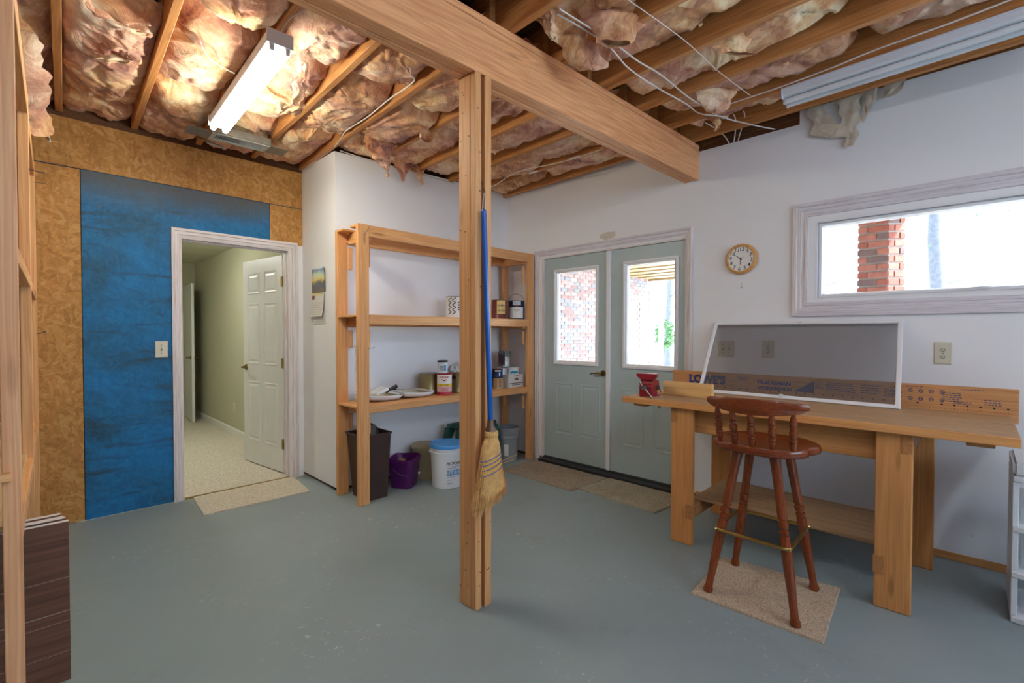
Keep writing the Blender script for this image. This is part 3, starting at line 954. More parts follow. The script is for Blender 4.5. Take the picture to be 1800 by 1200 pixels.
# window
g = G()
g.box(XB+0.0, XB+0.15, WY0, WY0+0.012, WZ0, WZ1); g.box(XB, XB+0.15, WY1-0.012, WY1, WZ0, WZ1)
g.box(XB, XB+0.15, WY0+0.012, WY1-0.012, WZ0, WZ0+0.012); g.box(XB, XB+0.15, WY0+0.012, WY1-0.012, WZ1-0.012, WZ1)
window_1 = struct(g.build('window_1', WTRIM))
g = G()
def r(o, d): return (-1.095+o, 0.921-o, 1.426+o, 2.194-o, d)
g.frame(PB, [r(0, 0), r(0, 0.020), r(0.024, 0.022), r(0.028, 0.016), r(0.05, 0.015), r(0.054, 0.009), r(0.070, 0.007), r(0.072, 0.012), r(0.09, 0.012), r(0.094, -0.002), r(0.125, -0.004)], side_mi=(1, 0, 1, 0))
g.build('window_casing', [CAS_V, CAS_Y], window_1)
g = G()
def r(o, d): return (WY0+0.012+o, WY1-0.012-o, WZ0+0.012+o, WZ1-0.012-o, d)
g.frame(PB, [r(0, -0.03), r(0.008, -0.02), r(0.022, -0.02), r(0.03, -0.05), r(0.032, -0.06)])
g.build('sash', WTRIM, window_1)
g = G(); g.box(XB+0.055, XB+0.059, WY0+0.03, WY1-0.03, WZ0+0.03, WZ1-0.03); g.build('glass_pane', GLASS, window_1)
g = G(); g.box(XB+0.006, XB+0.02, -0.13, -0.03, WZ0+0.012, WZ0+0.03); g.tube([(XB+0.0, -0.05, WZ0+0.03), (XB-0.006, 0.0, WZ0+0.035), (XB-0.004, 0.06, WZ0+0.027)], 0.005, 6)
g.build('crank_handle', WTRIM, window_1)

# ------------------------------------------------------------------ hall behind the inner doorway
HX0, HX1, HY0, HY1, HZ = 0.2, 1.80, YA+0.13, 8.75, 2.385
g = G(); g.box(HX0, HX1, YA+0.0, HY1, -0.12, 0.006); struct(g.build('floor_hall', CARPET))
g = G(); g.box(HX1, HX1+0.1, HY0, HY1, 0, HZ+0.1); struct(g.build('wall_hall_right', HALLW))
g = G(); g.box(HX0-0.1, HX0, HY0, HY1, 0, HZ+0.1); struct(g.build('wall_hall_left', HALLW))
g = G(); g.box(HX0, HX1, HY1, HY1+0.1, 0, HZ+0.1); struct(g.build('wall_hall_end', HALLW))
g = G(); g.box(HX0, HX1, HY0, HY1, HZ+0.02, HZ+0.06); ch = struct(g.build('ceiling_hall', HALLC))
for i in range(3):
    for j in range(7):
        g = G(); x0 = HX0+0.008+i*0.61-0.2; y0 = HY0+0.01+j*0.61
        x1, y1 = min(x0+0.595, HX1), min(y0+0.595, HY1); x0 = max(x0, HX0)
        g.box(x0, x1, y0, y1, HZ, HZ+0.015); g.build('ceiling_tile', HALLC, ch)
g = G(); g.poly([(HX1-0.014, 0.006), (HX1, 0.006), (HX1, 0.095), (HX1-0.006, 0.095), (HX1-0.014, 0.08)], 'y', HY0+0.07, HY1-0.01); struct(g.build('baseboard_hall', BASEB))
# far white door standing open in the hall
TD3 = Matrix.Translation((1.69, HY1-0.01, 0)) @ Matrix.Rotation(math.atan2(-0.7, -0.05), 4, 'Z')
g = G(TD3); g.box(0, 0.7, -0.035, 0, 0.015, 2.02); door_3 = struct(g.build('door_3', DOORW, None, 0.002))
for s in (0, 1):
    lever((lambda u, v, d: TD3 @ Vector((u, d, v))) if s else (lambda u, v, d: TD3 @ Vector((u, -0.035-d, v))), 0.64, 0.95, -1, ABRASS, door_3)
o = thing('ceiling_lamp', 'round bowl lamp on the hall ceiling out of sight of the doorway', 'lamp', (0.75, 6.1, HZ))
g = G(); g.lathe([(0.0, -0.10), (0.09, -0.085), (0.14, -0.05), (0.15, -0.02)], (0.75, 6.1, HZ), 24, False); g.build('glass_bowl', LAMPH, o, smooth=True)
g = G(); g.lathe([(0.16, -0.02), (0.16, 0.0)], (0.75, 6.1, HZ), 24); g.build('base', BRASS, o)
# ------------------------------------------------------------------ wooden shelf unit by the closet wall
sh = thing('storage_shelf', 'open pine shelf unit with two shelves of paint cans along the back wall', 'shelf', (2.69, 3.5, 0))
def part_box(parent, name, mat, *b, bev=0.003):
    g = G(); g.box(*b); return g.build(name, mat, parent, bev)
SX0, SX1, SF, SB = 1.713, 3.675, 3.30, 3.725
for x0 in (SX0, SX1-0.089):
    part_box(sh, 'post', PZ, x0, x0+0.089, SF, SF+0.038, 0, 2.13)
part_box(sh, 'post', PZ, SX0, SX0+0.089, 3.645, 3.683, 0, 2.13)
part_box(sh, 'post', PZ, SX1-0.1, SX1-0.02, 3.65, 3.688, 0, 2.13)
for zt, zb in ((2.128, 2.04), (1.45, 1.375), (0.751, 0.695)):
    part_box(sh, 'front_rail', PX, SX0+0.0895, SX1-0.0895, SF+0.001, SF+0.039, zb, zt)
    part_box(sh, 'back_rail', PX, SX0+0.0895, SX1-0.101, 3.648, 3.686, zb-0.01, zt-0.019)
    part_box(sh, 'side_rail', PY, SX0+0.0895, SX0+0.127, SF+0.0395, 3.6475, zb-0.02, zt-0.019)
    part_box(sh, 'side_rail', PY, SX1-0.127, SX1-0.0895, SF+0.0395, 3.6475, zb-0.02, zt-0.019)
    if zt < 2:
        ys = [SF+0.0395, 3.43, 3.53, 3.6445]
        for i in range(3):
            part_box(sh, 'shelf_board', PX, SX0+0.004, SX1-0.004, ys[i]+0.0015, ys[i+1]-0.0015, zt-0.0185, zt)
    else:
        part_box(sh, 'shelf_board', PX, SX0, SX1, SF+0.039, SF+0.128, zt-0.018, zt)
        part_box(sh, 'shelf_board', PX, SX0, SX1, 3.55, 3.645, zt-0.018, zt)
for x0 in (SX0+0.0895, SX1-0.127):
    for z0, z1 in ((1.82, 2.0), (1.19, 1.33), (0.53, 0.655)):
        part_box(sh, 'cleat', PZ, x0, x0+0.03, 3.62, 3.6445, z0, z1)
        part_box(sh, 'cleat', PZ, x0, x0+0.03, SF+0.0395, SF+0.06, z0, z1)
def spike(parent, p0, p1, r=0.0022, mat=None):
    g = G(); g.cyl(p0, p1, r, n=6); g.cyl(p1, tuple(Vector(p1)+(Vector(p1)-Vector(p0)).normalized()*0.002), r*2.2, n=8)
    return g.build('nail', mat or STEEL, parent)
spike(sh, (1.713, 3.32, 1.955), (1.645, 3.345, 1.975)); spike(sh, (1.79, 3.30, 1.19), (1.815, 3.255, 1.20)); spike(sh, (1.77, 3.30, 2.05), (1.785, 3.27, 2.10))

# ---- cans and tubs
def patch(g, c, r, a0, a1, z0, z1, mi=0, n=14):
    def fn(t, s):
        a = a0+(a1-a0)*t
        return (c[0]+r*math.cos(a), c[1]+r*math.sin(a), c[2]+z0+(z1-z0)*s)
    g.grid(fn, n, 1, mi)
def wraptext(g, s, c, r, ac, z, h, bold=0.022, shear=0.0, width=None, mi=0):
    """text wrapped on an upright cylinder, centred on the angle ac"""
    g.text(s, h, lambda x, y: (c[0]+r*math.cos(ac+x/r), c[1]+r*math.sin(ac+x/r), c[2]+z+y), bold, shear, width, mi)
def toward(c): return math.atan2(-c[1], -c[0])
def can_body(parent, c, r, h, mat, rimmat=TIN, rim=0.004):
    g = G(); g.lathe([(r-0.002, 0.0), (r+0.001, 0.0), (r+0.002, 0.004), (r, 0.008), (r, h-0.01), (r+0.002, h-0.006)], c, 28, True); o = g.build('body', mat, parent, smooth=True)
    g = G(); g.lathe([(r+0.002, h-0.006), (r+rim, h-0.003), (r+0.001, h), (r-0.008, h), (r-0.010, h-0.006), (r-0.02, h-0.006), (r-0.022, h-0.003), (0.0, h-0.003)], c, 28, True); g.build('lid', rimmat, parent, smooth=True)
    return o
def bail(parent, c, r, z, ang, rise, mat=STEEL, name='bail_handle'):
    u = Vector((math.cos(ang), math.sin(ang), 0))
    g = G(); g.tube([Vector(c)+u*(r*math.cos(PI*k/14))+Vector((0, 0, z+rise*math.sin(PI*k/14))) for k in range(15)], 0.0022, 6)
    return g.build(name, mat, parent)

c = (2.765, 3.47, 1.451)
t = thing('paint_can', 'white paint can with black chevron pattern on the upper shelf behind the post', 'can', c, 'paint cans on the shelves')
can_body(t, c, 0.083, 0.195, LABELW); aa = toward(c)
g = G()
for cx_ in (-0.046, -0.006):
    for row in range(7):
        for arm in (0, 1):
            def fn(tt, s, cx_=cx_, row=row, arm=arm):
                x = cx_+0.034*tt
                zz = 0.026+row*0.0215+(0.020*tt if arm == 0 else 0.040-0.020*tt)
                a = aa-0.22+x/0.0842
                return (c[0]+0.0842*math.cos(a), c[1]+0.0842*math.sin(a), c[2]+min(zz+0.0085*s, 0.182))
            if row % 2 == 0: g.grid(fn, 3, 1)
tag(g.build('chevron_print', INK, t), kind='stuff')
g = G()
for k in range(4): patch(g, c, 0.0842, aa+0.33, aa+0.62, 0.065+k*0.022, 0.078+k*0.022)
tag(g.build('blue_print', NAVY, t), kind='stuff')

c = (3.345, 3.47, 1.451)
t = thing('paint_can', 'maroon oil stain can with tan label on the upper shelf', 'can', c, 'paint cans on the shelves')
can_body(t, c, 0.083, 0.195, MAROON); aa = toward(c)
g = G(); patch(g, c, 0.0838, aa-0.35, aa+0.75, 0.05, 0.185); g.build('paper_label', TANL, t)
g = G(); wraptext(g, 'OLYMPIC', c, 0.0845, aa+0.2, 0.135, 0.022, width=0.08); g.build('lettering', INK, t); g = G(); wraptext(g, 'OIL STAIN', c, 0.0845, aa+0.2, 0.085, 0.020, width=0.08); g.build('lettering', INK, t)

c = (3.545, 3.43, 1.451)
t = thing('paint_can', 'navy and white exterior paint can with raised wire handle by the right shelf post', 'can', c, 'paint cans on the shelves')
can_body(t, c, 0.083, 0.195, NAVYC); aa = toward(c)
g = G(); patch(g, c, 0.0838, aa-0.95, aa+1.0, 0.012, 0.125); g.build('paper_label', LABELW, t)
g = G(); patch(g, c, 0.0838, aa-0.45, aa+0.6, 0.145, 0.19); g.build('pale_band', plain('pale_grey_label', srgb(176, 186, 196), 0.5), t)
g = G(); patch(g, c, 0.0842, aa-0.2, aa+0.2, 0.13, 0.141); g.build('red_stripe', REDINK, t)
g = G(); wraptext(g, 'EXTERIOR', c, 0.0845, aa+0.1, 0.095, 0.012); g.build('lettering', INK, t); g = G(); wraptext(g, 'PAINT', c, 0.0845, aa+0.1, 0.075, 0.007); g.build('lettering', INK, t)
bail(t, c, 0.084, 0.17, aa+PI/2, 0.095)

# lower shelf
Z2 = 0.752
def roll_tray(x0, y0, label, extra):
    t = thing('paint_tray', label, 'tray', (x0+0.16, y0+0.12, Z2))
    g = G()
    def fn(tt, s, lift=0.0):
        x = x0+0.31*tt; y = y0+0.235*s
        e = 1-min(1, min(s, 1-s)*9, min(tt, 1-tt)*12)
        z = 0.012+0.028*tt+0.0*s-0.006 if tt < 0.55 else 0.008+0.02*(tt-0.55)
        z = 0.010+(0.03*(1-tt/0.6) if tt < 0.6 else 0.0)
        return (x, y, Z2+0.002+z*0.6+0.036*max(0, e))
    g.grid(lambda a, b: fn(1-a, b), 26, 18)
    o = g.build('tray', WHITEP, t, solid=0.003)
    for p in o.data.polygons: p.use_smooth = True
    g = G()
    g.grid(lambda a, b: tuple(Vector(fn(1-(0.06+0.88*a), 0.08+0.84*b))+Vector((0, 0, 0.012+0.02*max(0, 0.5-a)))), 12, 8)
    o = g.build('dried_paint', TRAYB, t, solid=0.002)
    g = G(); g.grid(lambda a, b: (x0+0.26+0.05*a, y0+0.24*b, Z2+0.05+0.006*math.sin(a*3)), 3, 6); g.build('hooked_lip', WHITEP, t, solid=0.004)
    return t
roll_tray(1.85, 3.40, 'white paint roller tray with dried beige paint next to the left shelf post', 0)
roll_tray(2.165, 3.40, 'beige paint roller tray in the middle of the lower shelf', 0)
c = (1.99, 3.5, Z2+0.065)
t = thing('paint_brush', 'white pad brush with black handle lying in the left paint tray', 'brush', c)
g = G(); g.tube([(2.03, 3.45, Z2+0.075), (2.075, 3.44, Z2+0.10), (2.12, 3.43, Z2+0.118)], [0.014, 0.012, 0.016], 10); g.build('handle', BLACK, t, smooth=True)
g = G(); g.loft([[(1.93+0.02*k*0, 3.42+0.12*i, Z2+0.052+z) for i, z in ((0, 0), (1, 0), (1, 0.02), (0, 0.02))] if k == 0 else [(2.04, 3.42+0.12*i, Z2+0.085+z) for i, z in ((0, 0), (1, 0), (1, 0.035), (0, 0.035))] for k in range(2)]); g.build('pad', WHITEP, t, 0.006)
c = (2.27, 3.62, Z2)
t = thing('paint_roller', 'black gripped paint roller behind the paint trays', 'roller', (2.2, 3.655, Z2))
g = G(); g.tube([(2.13, 3.65, Z2+0.062), (2.19, 3.655, Z2+0.066), (2.25, 3.66, Z2+0.062)], [0.012, 0.015, 0.013], 8); g.build('grip', BLACK, t, smooth=True)
g = G(); g.cyl((2.25, 3.66, Z2+0.062), (2.33, 3.66, Z2+0.052), 0.004, n=6); g.cyl((2.33, 3.66, Z2+0.026), (2.46, 3.66, Z2+0.026), 0.025, n=14); g.tube([(2.33, 3.66, Z2+0.052), (2.33, 3.66, Z2+0.026)], 0.004, 6); g.build('roller_sleeve', TRAYB, t, smooth=True)
g = G(); g.box(2.125, 2.16, 3.645, 3.665, Z2, Z2+0.052); g.build('rest', BLACK, t)

c = (2.56, 3.595, Z2)
t = thing('paint_can', 'bare gold coloured can half hidden behind the red and yellow putty can', 'can', c, 'paint cans on the shelves')
can_body(t, c, 0.083, 0.19, OLIVE); bail(t, c, 0.085, 0.15, toward(c)+PI/2, -0.075)
c = (2.615, 3.435, Z2)
t = thing('putty_can', 'white, yellow and red water putty can at the front of the lower shelf', 'can', c)
can_body(t, c, 0.068, 0.195, REDINK, REDINK); aa = toward(c)
g = G(); patch(g, c, 0.0688, aa-1.3, aa+1.3, 0.105, 0.185); g.build('paper_label', LABELW, t)
g = G(); patch(g, c, 0.0688, aa-1.3, aa+1.3, 0.082, 0.105); g.build('yellow_band', YELLOW, t)
g = G(); patch(g, c, 0.0688, aa-1.3, aa+1.3, 0.03, 0.082); g.build('pink_label', plain('pink_label', srgb(216, 176, 180), 0.5), t)
g = G(); wraptext(g, "DURHAM'S", c, 0.0695, aa, 0.163, 0.02, width=0.095); g.build('lettering', REDINK, t); g = G()
g.add([(c[0]+0.0695*math.cos(aa+x/0.0695), c[1]+0.0695*math.sin(aa+x/0.0695), c[2]+z) for x, z in ((-0.028, 0.146), (-0.008, 0.128), (0.008, 0.128), (0.028, 0.146), (0.014, 0.144), (0.0, 0.137), (-0.014, 0.144))], [(0, 1, 6), (1, 5, 6), (1, 2, 5), (2, 4, 5), (2, 3, 4)])
g.build('emblem', REDINK, t); g = G(); wraptext(g, 'WATER PUTTY', c, 0.0695, aa, 0.066, 0.012, width=0.098); g.build('lettering', REDINK, t); g = G()
for k in range(3): patch(g, c, 0.0695, aa-0.6+0.1*k, aa+0.6-0.08*k, 0.036+0.008*k, 0.040+0.008*k)
tag(g.build('small_print', REDINK, t), kind='stuff')
g = G(); wraptext(g, 'ROCK HARD', c, 0.0695, aa, 0.0935, 0.011, width=0.09); g.build('lettering', INK, t)
c = (2.607, 3.45, Z2+0.196)
t = thing('small_tub', 'small white tub with black lid standing on the putty can', 'tub', c)
g = G(); g.lathe([(0.040, 0), (0.042, 0.002), (0.045, 0.095), (0.046, 0.098)], c, 22); g.build('body', WHITEP, t, smooth=True)
g = G(); g.lathe([(0.046, 0.0985), (0.048, 0.0985), (0.048, 0.112), (0.045, 0.114), (0, 0.114)], c, 22); g.build('lid', BLACK, t, smooth=True)
aa = toward(c)
g = G(); patch(g, c, 0.0452, aa+0.2, aa+0.75, 0.02, 0.075); tag(g.build('blue_print', BLUEP, t), kind='stuff')
g = G()
for k in range(4): patch(g, c, 0.0452, aa-0.55, aa+0.1, 0.02+k*0.013, 0.026+k*0.013)
tag(g.build('small_print', STEEL, t), kind='stuff')
c = (2.83, 3.51, Z2)
t = thing('paint_can', 'gold can with round black spot under a crumpled bag on the lower shelf', 'can', c, 'paint cans on the shelves')
can_body(t, c, 0.083, 0.19, OLIVE); aa = toward(c)
g = G(); g.cyl((c[0]+0.082*math.cos(aa-.42), c[1]+0.082*math.sin(aa-.42), c[2]+0.145), (c[0]+0.0865*math.cos(aa-.42), c[1]+0.0865*math.sin(aa-.42), c[2]+0.145), 0.019, n=18); g.build('spot', BLACK, t)
c = (2.80, 3.50, Z2+0.191)
g = G()
def fn(tt, s):
    th = PI*0.5*tt; ph = 2*PI*s
    r = 0.072*math.cos(th)
    p = Vector((r*math.cos(ph), r*math.sin(ph), 0.085*math.sin(th)))
    n = 1+0.35*noise.noise(p*26+Vector((5, 5, 5)))+0.2*noise.noise(p*60)
    return (c[0]+p.x*n, c[1]+p.y*n, c[2]+max(0, p.z*n))
g.grid(fn, 12, 26)
tag(g.build('crumpled_bag', BAG), 'crumpled grey plastic bag on top of the gold can', 'bag')
# right end of the lower shelf
g = G(); cb = (3.395, 3.635, 3.395, 3.60)
t = thing('cardboard_box', 'white cardboard carton of cans at the right end of the lower shelf', 'box', (3.515, 3.5, Z2))
part_box(t, 'front_wall', CARD, 3.395, 3.635, 3.395, 3.399, Z2, Z2+0.13, bev=0); part_box(t, 'back_wall', CARD, 3.395, 3.635, 3.596, 3.60, Z2, Z2+0.13, bev=0)
part_box(t, 'side_wall', CARD, 3.395, 3.399, 3.3995, 3.5955, Z2, Z2+0.13, bev=0); part_box(t, 'side_wall', CARD, 3.631, 3.635, 3.3995, 3.5955, Z2, Z2+0.13, bev=0)
part_box(t, 'bottom', CARD, 3.399, 3.631, 3.3995, 3.5955, Z2, Z2+0.004, bev=0)
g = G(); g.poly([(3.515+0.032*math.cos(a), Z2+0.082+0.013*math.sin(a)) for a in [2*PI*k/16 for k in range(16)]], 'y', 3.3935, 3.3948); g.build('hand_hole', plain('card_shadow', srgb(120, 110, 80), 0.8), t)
g = G()
xx = 3.42
rr = random.Random(3)
while xx < 3.61:
    w = rr.uniform(0.006, 0.016); g.box(xx, xx+w, 3.3938, 3.3949, Z2+0.036, Z2+0.045); xx += w+0.004
xx = 3.45
while xx < 3.57:
    w = rr.uniform(0.006, 0.014); g.box(xx, xx+w, 3.3938, 3.3949, Z2+0.02, Z2+0.028); xx += w+0.004
g.box(3.48, 3.55, 3.3938, 3.3949, Z2+0.112, Z2+0.118)
tag(g.build('printing', INK, t), kind='stuff')
c = (3.53, 3.46, Z2+0.005)
t = thing('tub', 'white tub with teal wave print standing in the white carton', 'tub', c)
g = G(); g.lathe([(0.055, 0), (0.058, 0.002), (0.062, 0.185), (0.064, 0.187), (0.064, 0.197), (0.0, 0.197)], c, 24); g.build('body', WHITEP, t, smooth=True)
aa = toward(c)
g = G(); g.grid(lambda a, s: (c[0]+0.0625*math.cos(aa-0.5+1.5*a), c[1]+0.0625*math.sin(aa-0.5+1.5*a), c[2]+0.135+(0.015+0.014*math.sin(a*3))*s), 10, 1); g.build('wave_print', TEAL, t)
g = G()
for k in range(3):
    a0 = aa-1.1+k*0.1
    g.grid(lambda a, s: (c[0]+0.0628*math.cos(a0+0.25*a), c[1]+0.0628*math.sin(a0+0.25*a), c[2]+0.14+k*0.013+0.02*a+0.008*s), 4, 1)
tag(g.build('black_print', INK, t), kind='stuff')
c = (3.452, 3.545, Z2+0.005)
t = thing('tub', 'second white tub at the back of the carton under the dripping can', 'tub', c)
g = G(); g.lathe([(0.046, 0), (0.049, 0.002), (0.050, 0.19), (0.0, 0.19)], c, 20); g.build('body', WHITEP, t, smooth=True)
c = (3.47, 3.525, Z2+0.202)
t = thing('paint_can', 'dark dripping metal can with spout on top of the carton of tubs', 'can', c, 'paint cans on the shelves')
can_body(t, c, 0.068, 0.165, TIN); aa = toward(c)
g = G()
rr = random.Random(8)
for k in range(12):
    a = aa-1.2+k*0.1; z0 = rr.uniform(0.0, 0.07); patch(g, c, 0.0690, a, a+0.11, z0, 0.15+rr.uniform(-0.03, 0.015), n=3)
tag(g.build('paint_drips', DRIP, t), kind='stuff')
g = G(); wraptext(g, 'TO', c, 0.0695, aa+0.45, 0.09, 0.04, width=0.05); g.build('lettering', LABELW, t); g = G()
for k in range(4): patch(g, c, 0.0695, aa+0.15, aa+0.75, 0.02+k*0.011, 0.026+k*0.011, n=5)
tag(g.build('small_print', LABELW, t), kind='stuff')
g = G(); g.cyl((c[0], c[1], c[2]+0.162), (c[0], c[1], c[2]+0.19), 0.018, 0.016, 12); g.build('spout', STEEL, t)
bail(t, c, 0.069, 0.13, aa+PI/2, -0.07)
c = (3.285, 3.43, Z2)
t = thing('small_can', 'small tan can with upright red lettering beside the carton', 'can', c)
can_body(t, c, 0.052, 0.112, plain('tan_can', srgb(176, 150, 116), 0.4, 0.2, 0.1)); aa = toward(c)
g = G()
for k in range(6): patch(g, c, 0.0528, aa+0.15, aa+0.5, 0.02+k*0.013, 0.027+k*0.013, n=4)
patch(g, c, 0.0528, aa-0.45, aa-0.35, 0.015, 0.1, n=2)
tag(g.build('small_print', MAROON, t), kind='stuff')
c = (3.28, 3.435, Z2+0.114)
t = thing('small_can', 'navy blue can with white and blue label stacked on the small tan can', 'can', c)
can_body(t, c, 0.052, 0.085, NAVYC, MAROON); aa = toward(c)
g = G(); patch(g, c, 0.0528, aa+0.1, aa+0.7, 0.012, 0.06); g.build('blue_label', BLUEH, t)
g = G(); patch(g, c, 0.0532, aa+0.3, aa+0.5, 0.02, 0.05, n=4); patch(g, c, 0.0532, aa-0.5, aa+0.7, 0.062, 0.074); g.build('white_print', LABELW, t)
c = (3.20, 3.56, Z2)
t = thing('paint_can', 'maroon lidded dark can at the back of the lower shelf behind the post', 'can', c, 'paint cans on the shelves')
can_body(t, c, 0.075, 0.2, NAVYC, MAROON)
# clear plastic tubes standing in the back left corner
for k, (x, y, zt, lab) in enumerate(((1.845, 3.60, 1.2, 'taller clear plastic tube standing in the back left corner of the shelf'), (1.895, 3.61, 1.05, 'shorter clear plastic tube in the back left corner of the shelf'))):
    t = thing('plastic_tube', lab, 'tube', (x, y, Z2), 'clear tubes in the shelf corner')
    g = G(); g.cyl((x, y, Z2), (x+0.004, y+0.008, zt), 0.009, n=12); g.build('tube', CLEARP, t, smooth=True)
    g = G(); g.lathe([(0.014, 0), (0.014, 0.022), (0.009, 0.026)], (x, y, Z2), 12); g.build('foot', CLEARP, t)
    g = G(); g.box(x-0.012, x+0.02, y-0.004, y+0.012, zt, zt+0.02); g.build('clip', WHITEP, t, 0.002)

# ------------------------------------------------------------------ under the shelf
def rrect(cx, cy, hx, hy, rad, z, rz=0, n=5):
    pts = []
    for qx, qy, a0 in ((1, 1, 0), (-1, 1, PI/2), (-1, -1, PI), (1, -1, 1.5*PI)):
        for k in range(n+1):
            a = a0+PI/2*k/n
            x, y = qx*(hx-rad)+rad*math.cos(a), qy*(hy-rad)+rad*math.sin(a)
            pts.append((cx+x*math.cos(rz)-y*math.sin(rz), cy+x*math.sin(rz)+y*math.cos(rz), z))
    return pts
t = thing('waste_basket', 'tall brown plastic waste basket behind the left shelf post', 'basket', (1.895, 3.505, 0))
g = G()
g.loft([rrect(1.90, 3.48, 0.092, 0.124, 0.02, 0.0), rrect(1.895, 3.484, 0.125, 0.138, 0.02, 0.47), rrect(1.893, 3.484, 0.128, 0.139, 0.02, 0.50), rrect(1.893, 3.484, 0.137, 0.144, 0.02, 0.505), rrect(1.893, 3.484, 0.137, 0.144, 0.02, 0.515), rrect(1.893, 3.484, 0.123, 0.134, 0.02, 0.515), rrect(1.895, 3.484, 0.118, 0.132, 0.02, 0.46), rrect(1.9, 3.48, 0.088, 0.116, 0.02, 0.015)])
g.build('body', BROWNP, t, smooth=True)
for j, (x, y, z0, z1, rx) in enumerate(((1.865, 3.43, 0.2, 0.56, 0.04),)):
    t2 = thing('scrap_board', 'grey scrap of board sticking out of the waste basket', 'board', (x, y, z0))
    g = G(); g.bar((x, y+0.03, z0), (x-0.005, y-0.02, z1+0.02), 0.10, 0.02, (0, 1, 0)); g.build('board', GREYRAG, t2, 0.003)
g = G()
def fn(tt, s):
    th = PI*0.5*tt; ph = 2*PI*s
    p = Vector((0.08*math.cos(th)*math.cos(ph), 0.085*math.cos(th)*math.sin(ph), 0.15*math.sin(th)))
    n = 1+0.3*noise.noise(p*14+Vector((2, 1, 7)))
    return (1.925+p.x*min(n, 0.95), 3.52+p.y*min(n, 1.0), 0.43+p.z*n)
g.grid(fn, 12, 24)
tag(g.build('rubbish_bag', BLKBAG), 'crumpled black bag filling the brown waste basket', 'bag')

t = thing('mop_bucket', 'purple square mop bucket with wavy rim under the shelf', 'bucket', (2.26, 3.505, 0))
rz = 0.62
g = G()
def wave(pts, amp):
    out = []
    for i, p in enumerate(pts):
        a = math.atan2(p[1]-3.50, p[0]-2.235)
        out.append((p[0], p[1], p[2]+amp*math.sin(a*4+0.6)))
    return out
R_ = lambda h, z, a=0: wave(rrect(2.235, 3.50, h, h*0.92, 0.045, z, rz, 8), a*0.45)
g.loft([R_(0.098, 0.0), R_(0.10, 0.006), R_(0.118, 0.21, 0.004), R_(0.126, 0.22, 0.008), R_(0.128, 0.245, 0.012), R_(0.122, 0.25, 0.012), R_(0.115, 0.24, 0.01), R_(0.096, 0.012)])
g.build('body', PURPLE, t, smooth=True)
g = G(); g.tube([(2.235+0.128*math.cos(a)*1.05, 3.50+0.118*math.sin(a)*1.05, 0.17-0.06*math.sin((a+2.9)/2.2*PI)) for a in [-2.9+2.2*k/12 for k in range(13)]], 0.0022, 6); g.build('bail_handle', STEEL, t)
g = G(); g.cyl((2.300, 3.384, 0.118), (2.304, 3.375, 0.118), 0.010, n=12); g.build('handle_cap', WHITEP, t)
t2 = thing('sponge', 'yellow sponge lying in the purple mop bucket', 'sponge', (2.18, 3.5, 0.2))
g = G(); g.loft([rrect(2.20, 3.50, 0.05, 0.035, 0.02, z, 0.9) for z in (0.195, 0.225)]); g.build('sponge', plain('sponge_yellow', srgb(170, 140, 70), 0.9), t2, 0.006)
g = G(); g.loft([rrect(2.20, 3.50, 0.05, 0.035, 0.02, z, 0.9) for z in (0.013, 0.194)]); g.build('mop_head', plain('old_mop', srgb(120, 110, 90), 0.9, 0, 0.2, 30), t2)
c = (2.525, 3.588, 0)
t = thing('lidded_tub', 'beige round lidded tub behind the purple bucket', 'tub', c)
g = G(); g.lathe([(0.118, 0), (0.12, 0.004), (0.130, 0.265)], c, 28); g.build('body', BEIGEP, t, smooth=True)
g = G(); g.lathe([(0.131, 0.262), (0.142, 0.268), (0.143, 0.285), (0.13, 0.296), (0.0, 0.30)], c, 28); g.build('lid', BEIGEP, t, smooth=True)
c = (2.505, 3.25, 0)
t = thing('compound_bucket', 'white joint compound bucket with bright blue lid left of the post', 'bucket', c)
g = G(); g.lathe([(0.124, 0), (0.130, 0.003), (0.131, 0.012), (0.142, 0.285), (0.148, 0.286), (0.148, 0.305), (0.143, 0.306), (0.143, 0.318), (0.148, 0.319), (0.148, 0.337), (0.142, 0.338)], c, 36); g.build('body', WHITEP, t, smooth=True)
g = G(); g.lathe([(0.146, 0.338), (0.152, 0.338), (0.152, 0.362), (0.147, 0.368), (0.135, 0.368), (0.13, 0.362), (0.0, 0.362)], c, 36); g.build('lid', BLUEL, t, smooth=True)
aa = toward(c)
def cr(z): return 0.131+(z-0.012)*0.0403+0.0006
g = G(); g.text('PROFORM', 0.028, lambda x, y: (c[0]+cr(0.215+y)*math.cos(aa+0.42+x/0.14), c[1]+cr(0.215+y)*math.sin(aa+0.42+x/0.14), c[2]+0.215+y), 0.02, 0.25, 0.135); g.build('lettering', INK, t)
g = G(); g.grid(lambda a, s: (c[0]+cr(0.115+0.045*s)*math.cos(aa-0.04+0.95*a), c[1]+cr(0.115+0.045*s)*math.sin(aa-0.04+0.95*a), 0.115+0.045*s), 12, 1)
g.grid(lambda a, s: (c[0]+cr(0.188+0.004*s)*math.cos(aa-0.04+0.95*a), c[1]+cr(0.188+0.004*s)*math.sin(aa-0.04+0.95*a), 0.188+0.004*s), 12, 1); g.build('blue_band', BLUEP, t)
g = G(); g.text('LITE BLUE', 0.026, lambda x, y: (c[0]+(cr(0.138+y)+.0006)*math.cos(aa+0.44+x/0.138), c[1]+(cr(0.138+y)+.0006)*math.sin(aa+0.44+x/0.138), c[2]+0.138+y), 0.022, 0, 0.118); g.build('lettering', LABELW, t)
g = G()
for k, (z, wd_) in enumerate(((0.178, 0.8), (0.17, 0.6), (0.10, 0.8), (0.075, 0.5), (0.05, 0.3), (0.042, 0.35))):
    g.grid(lambda a, s: (c[0]+cr(z+0.003*s)*math.cos(aa+wd_*a), c[1]+cr(z+0.003*s)*math.sin(aa+wd_*a), z+0.003*s), 6, 1)
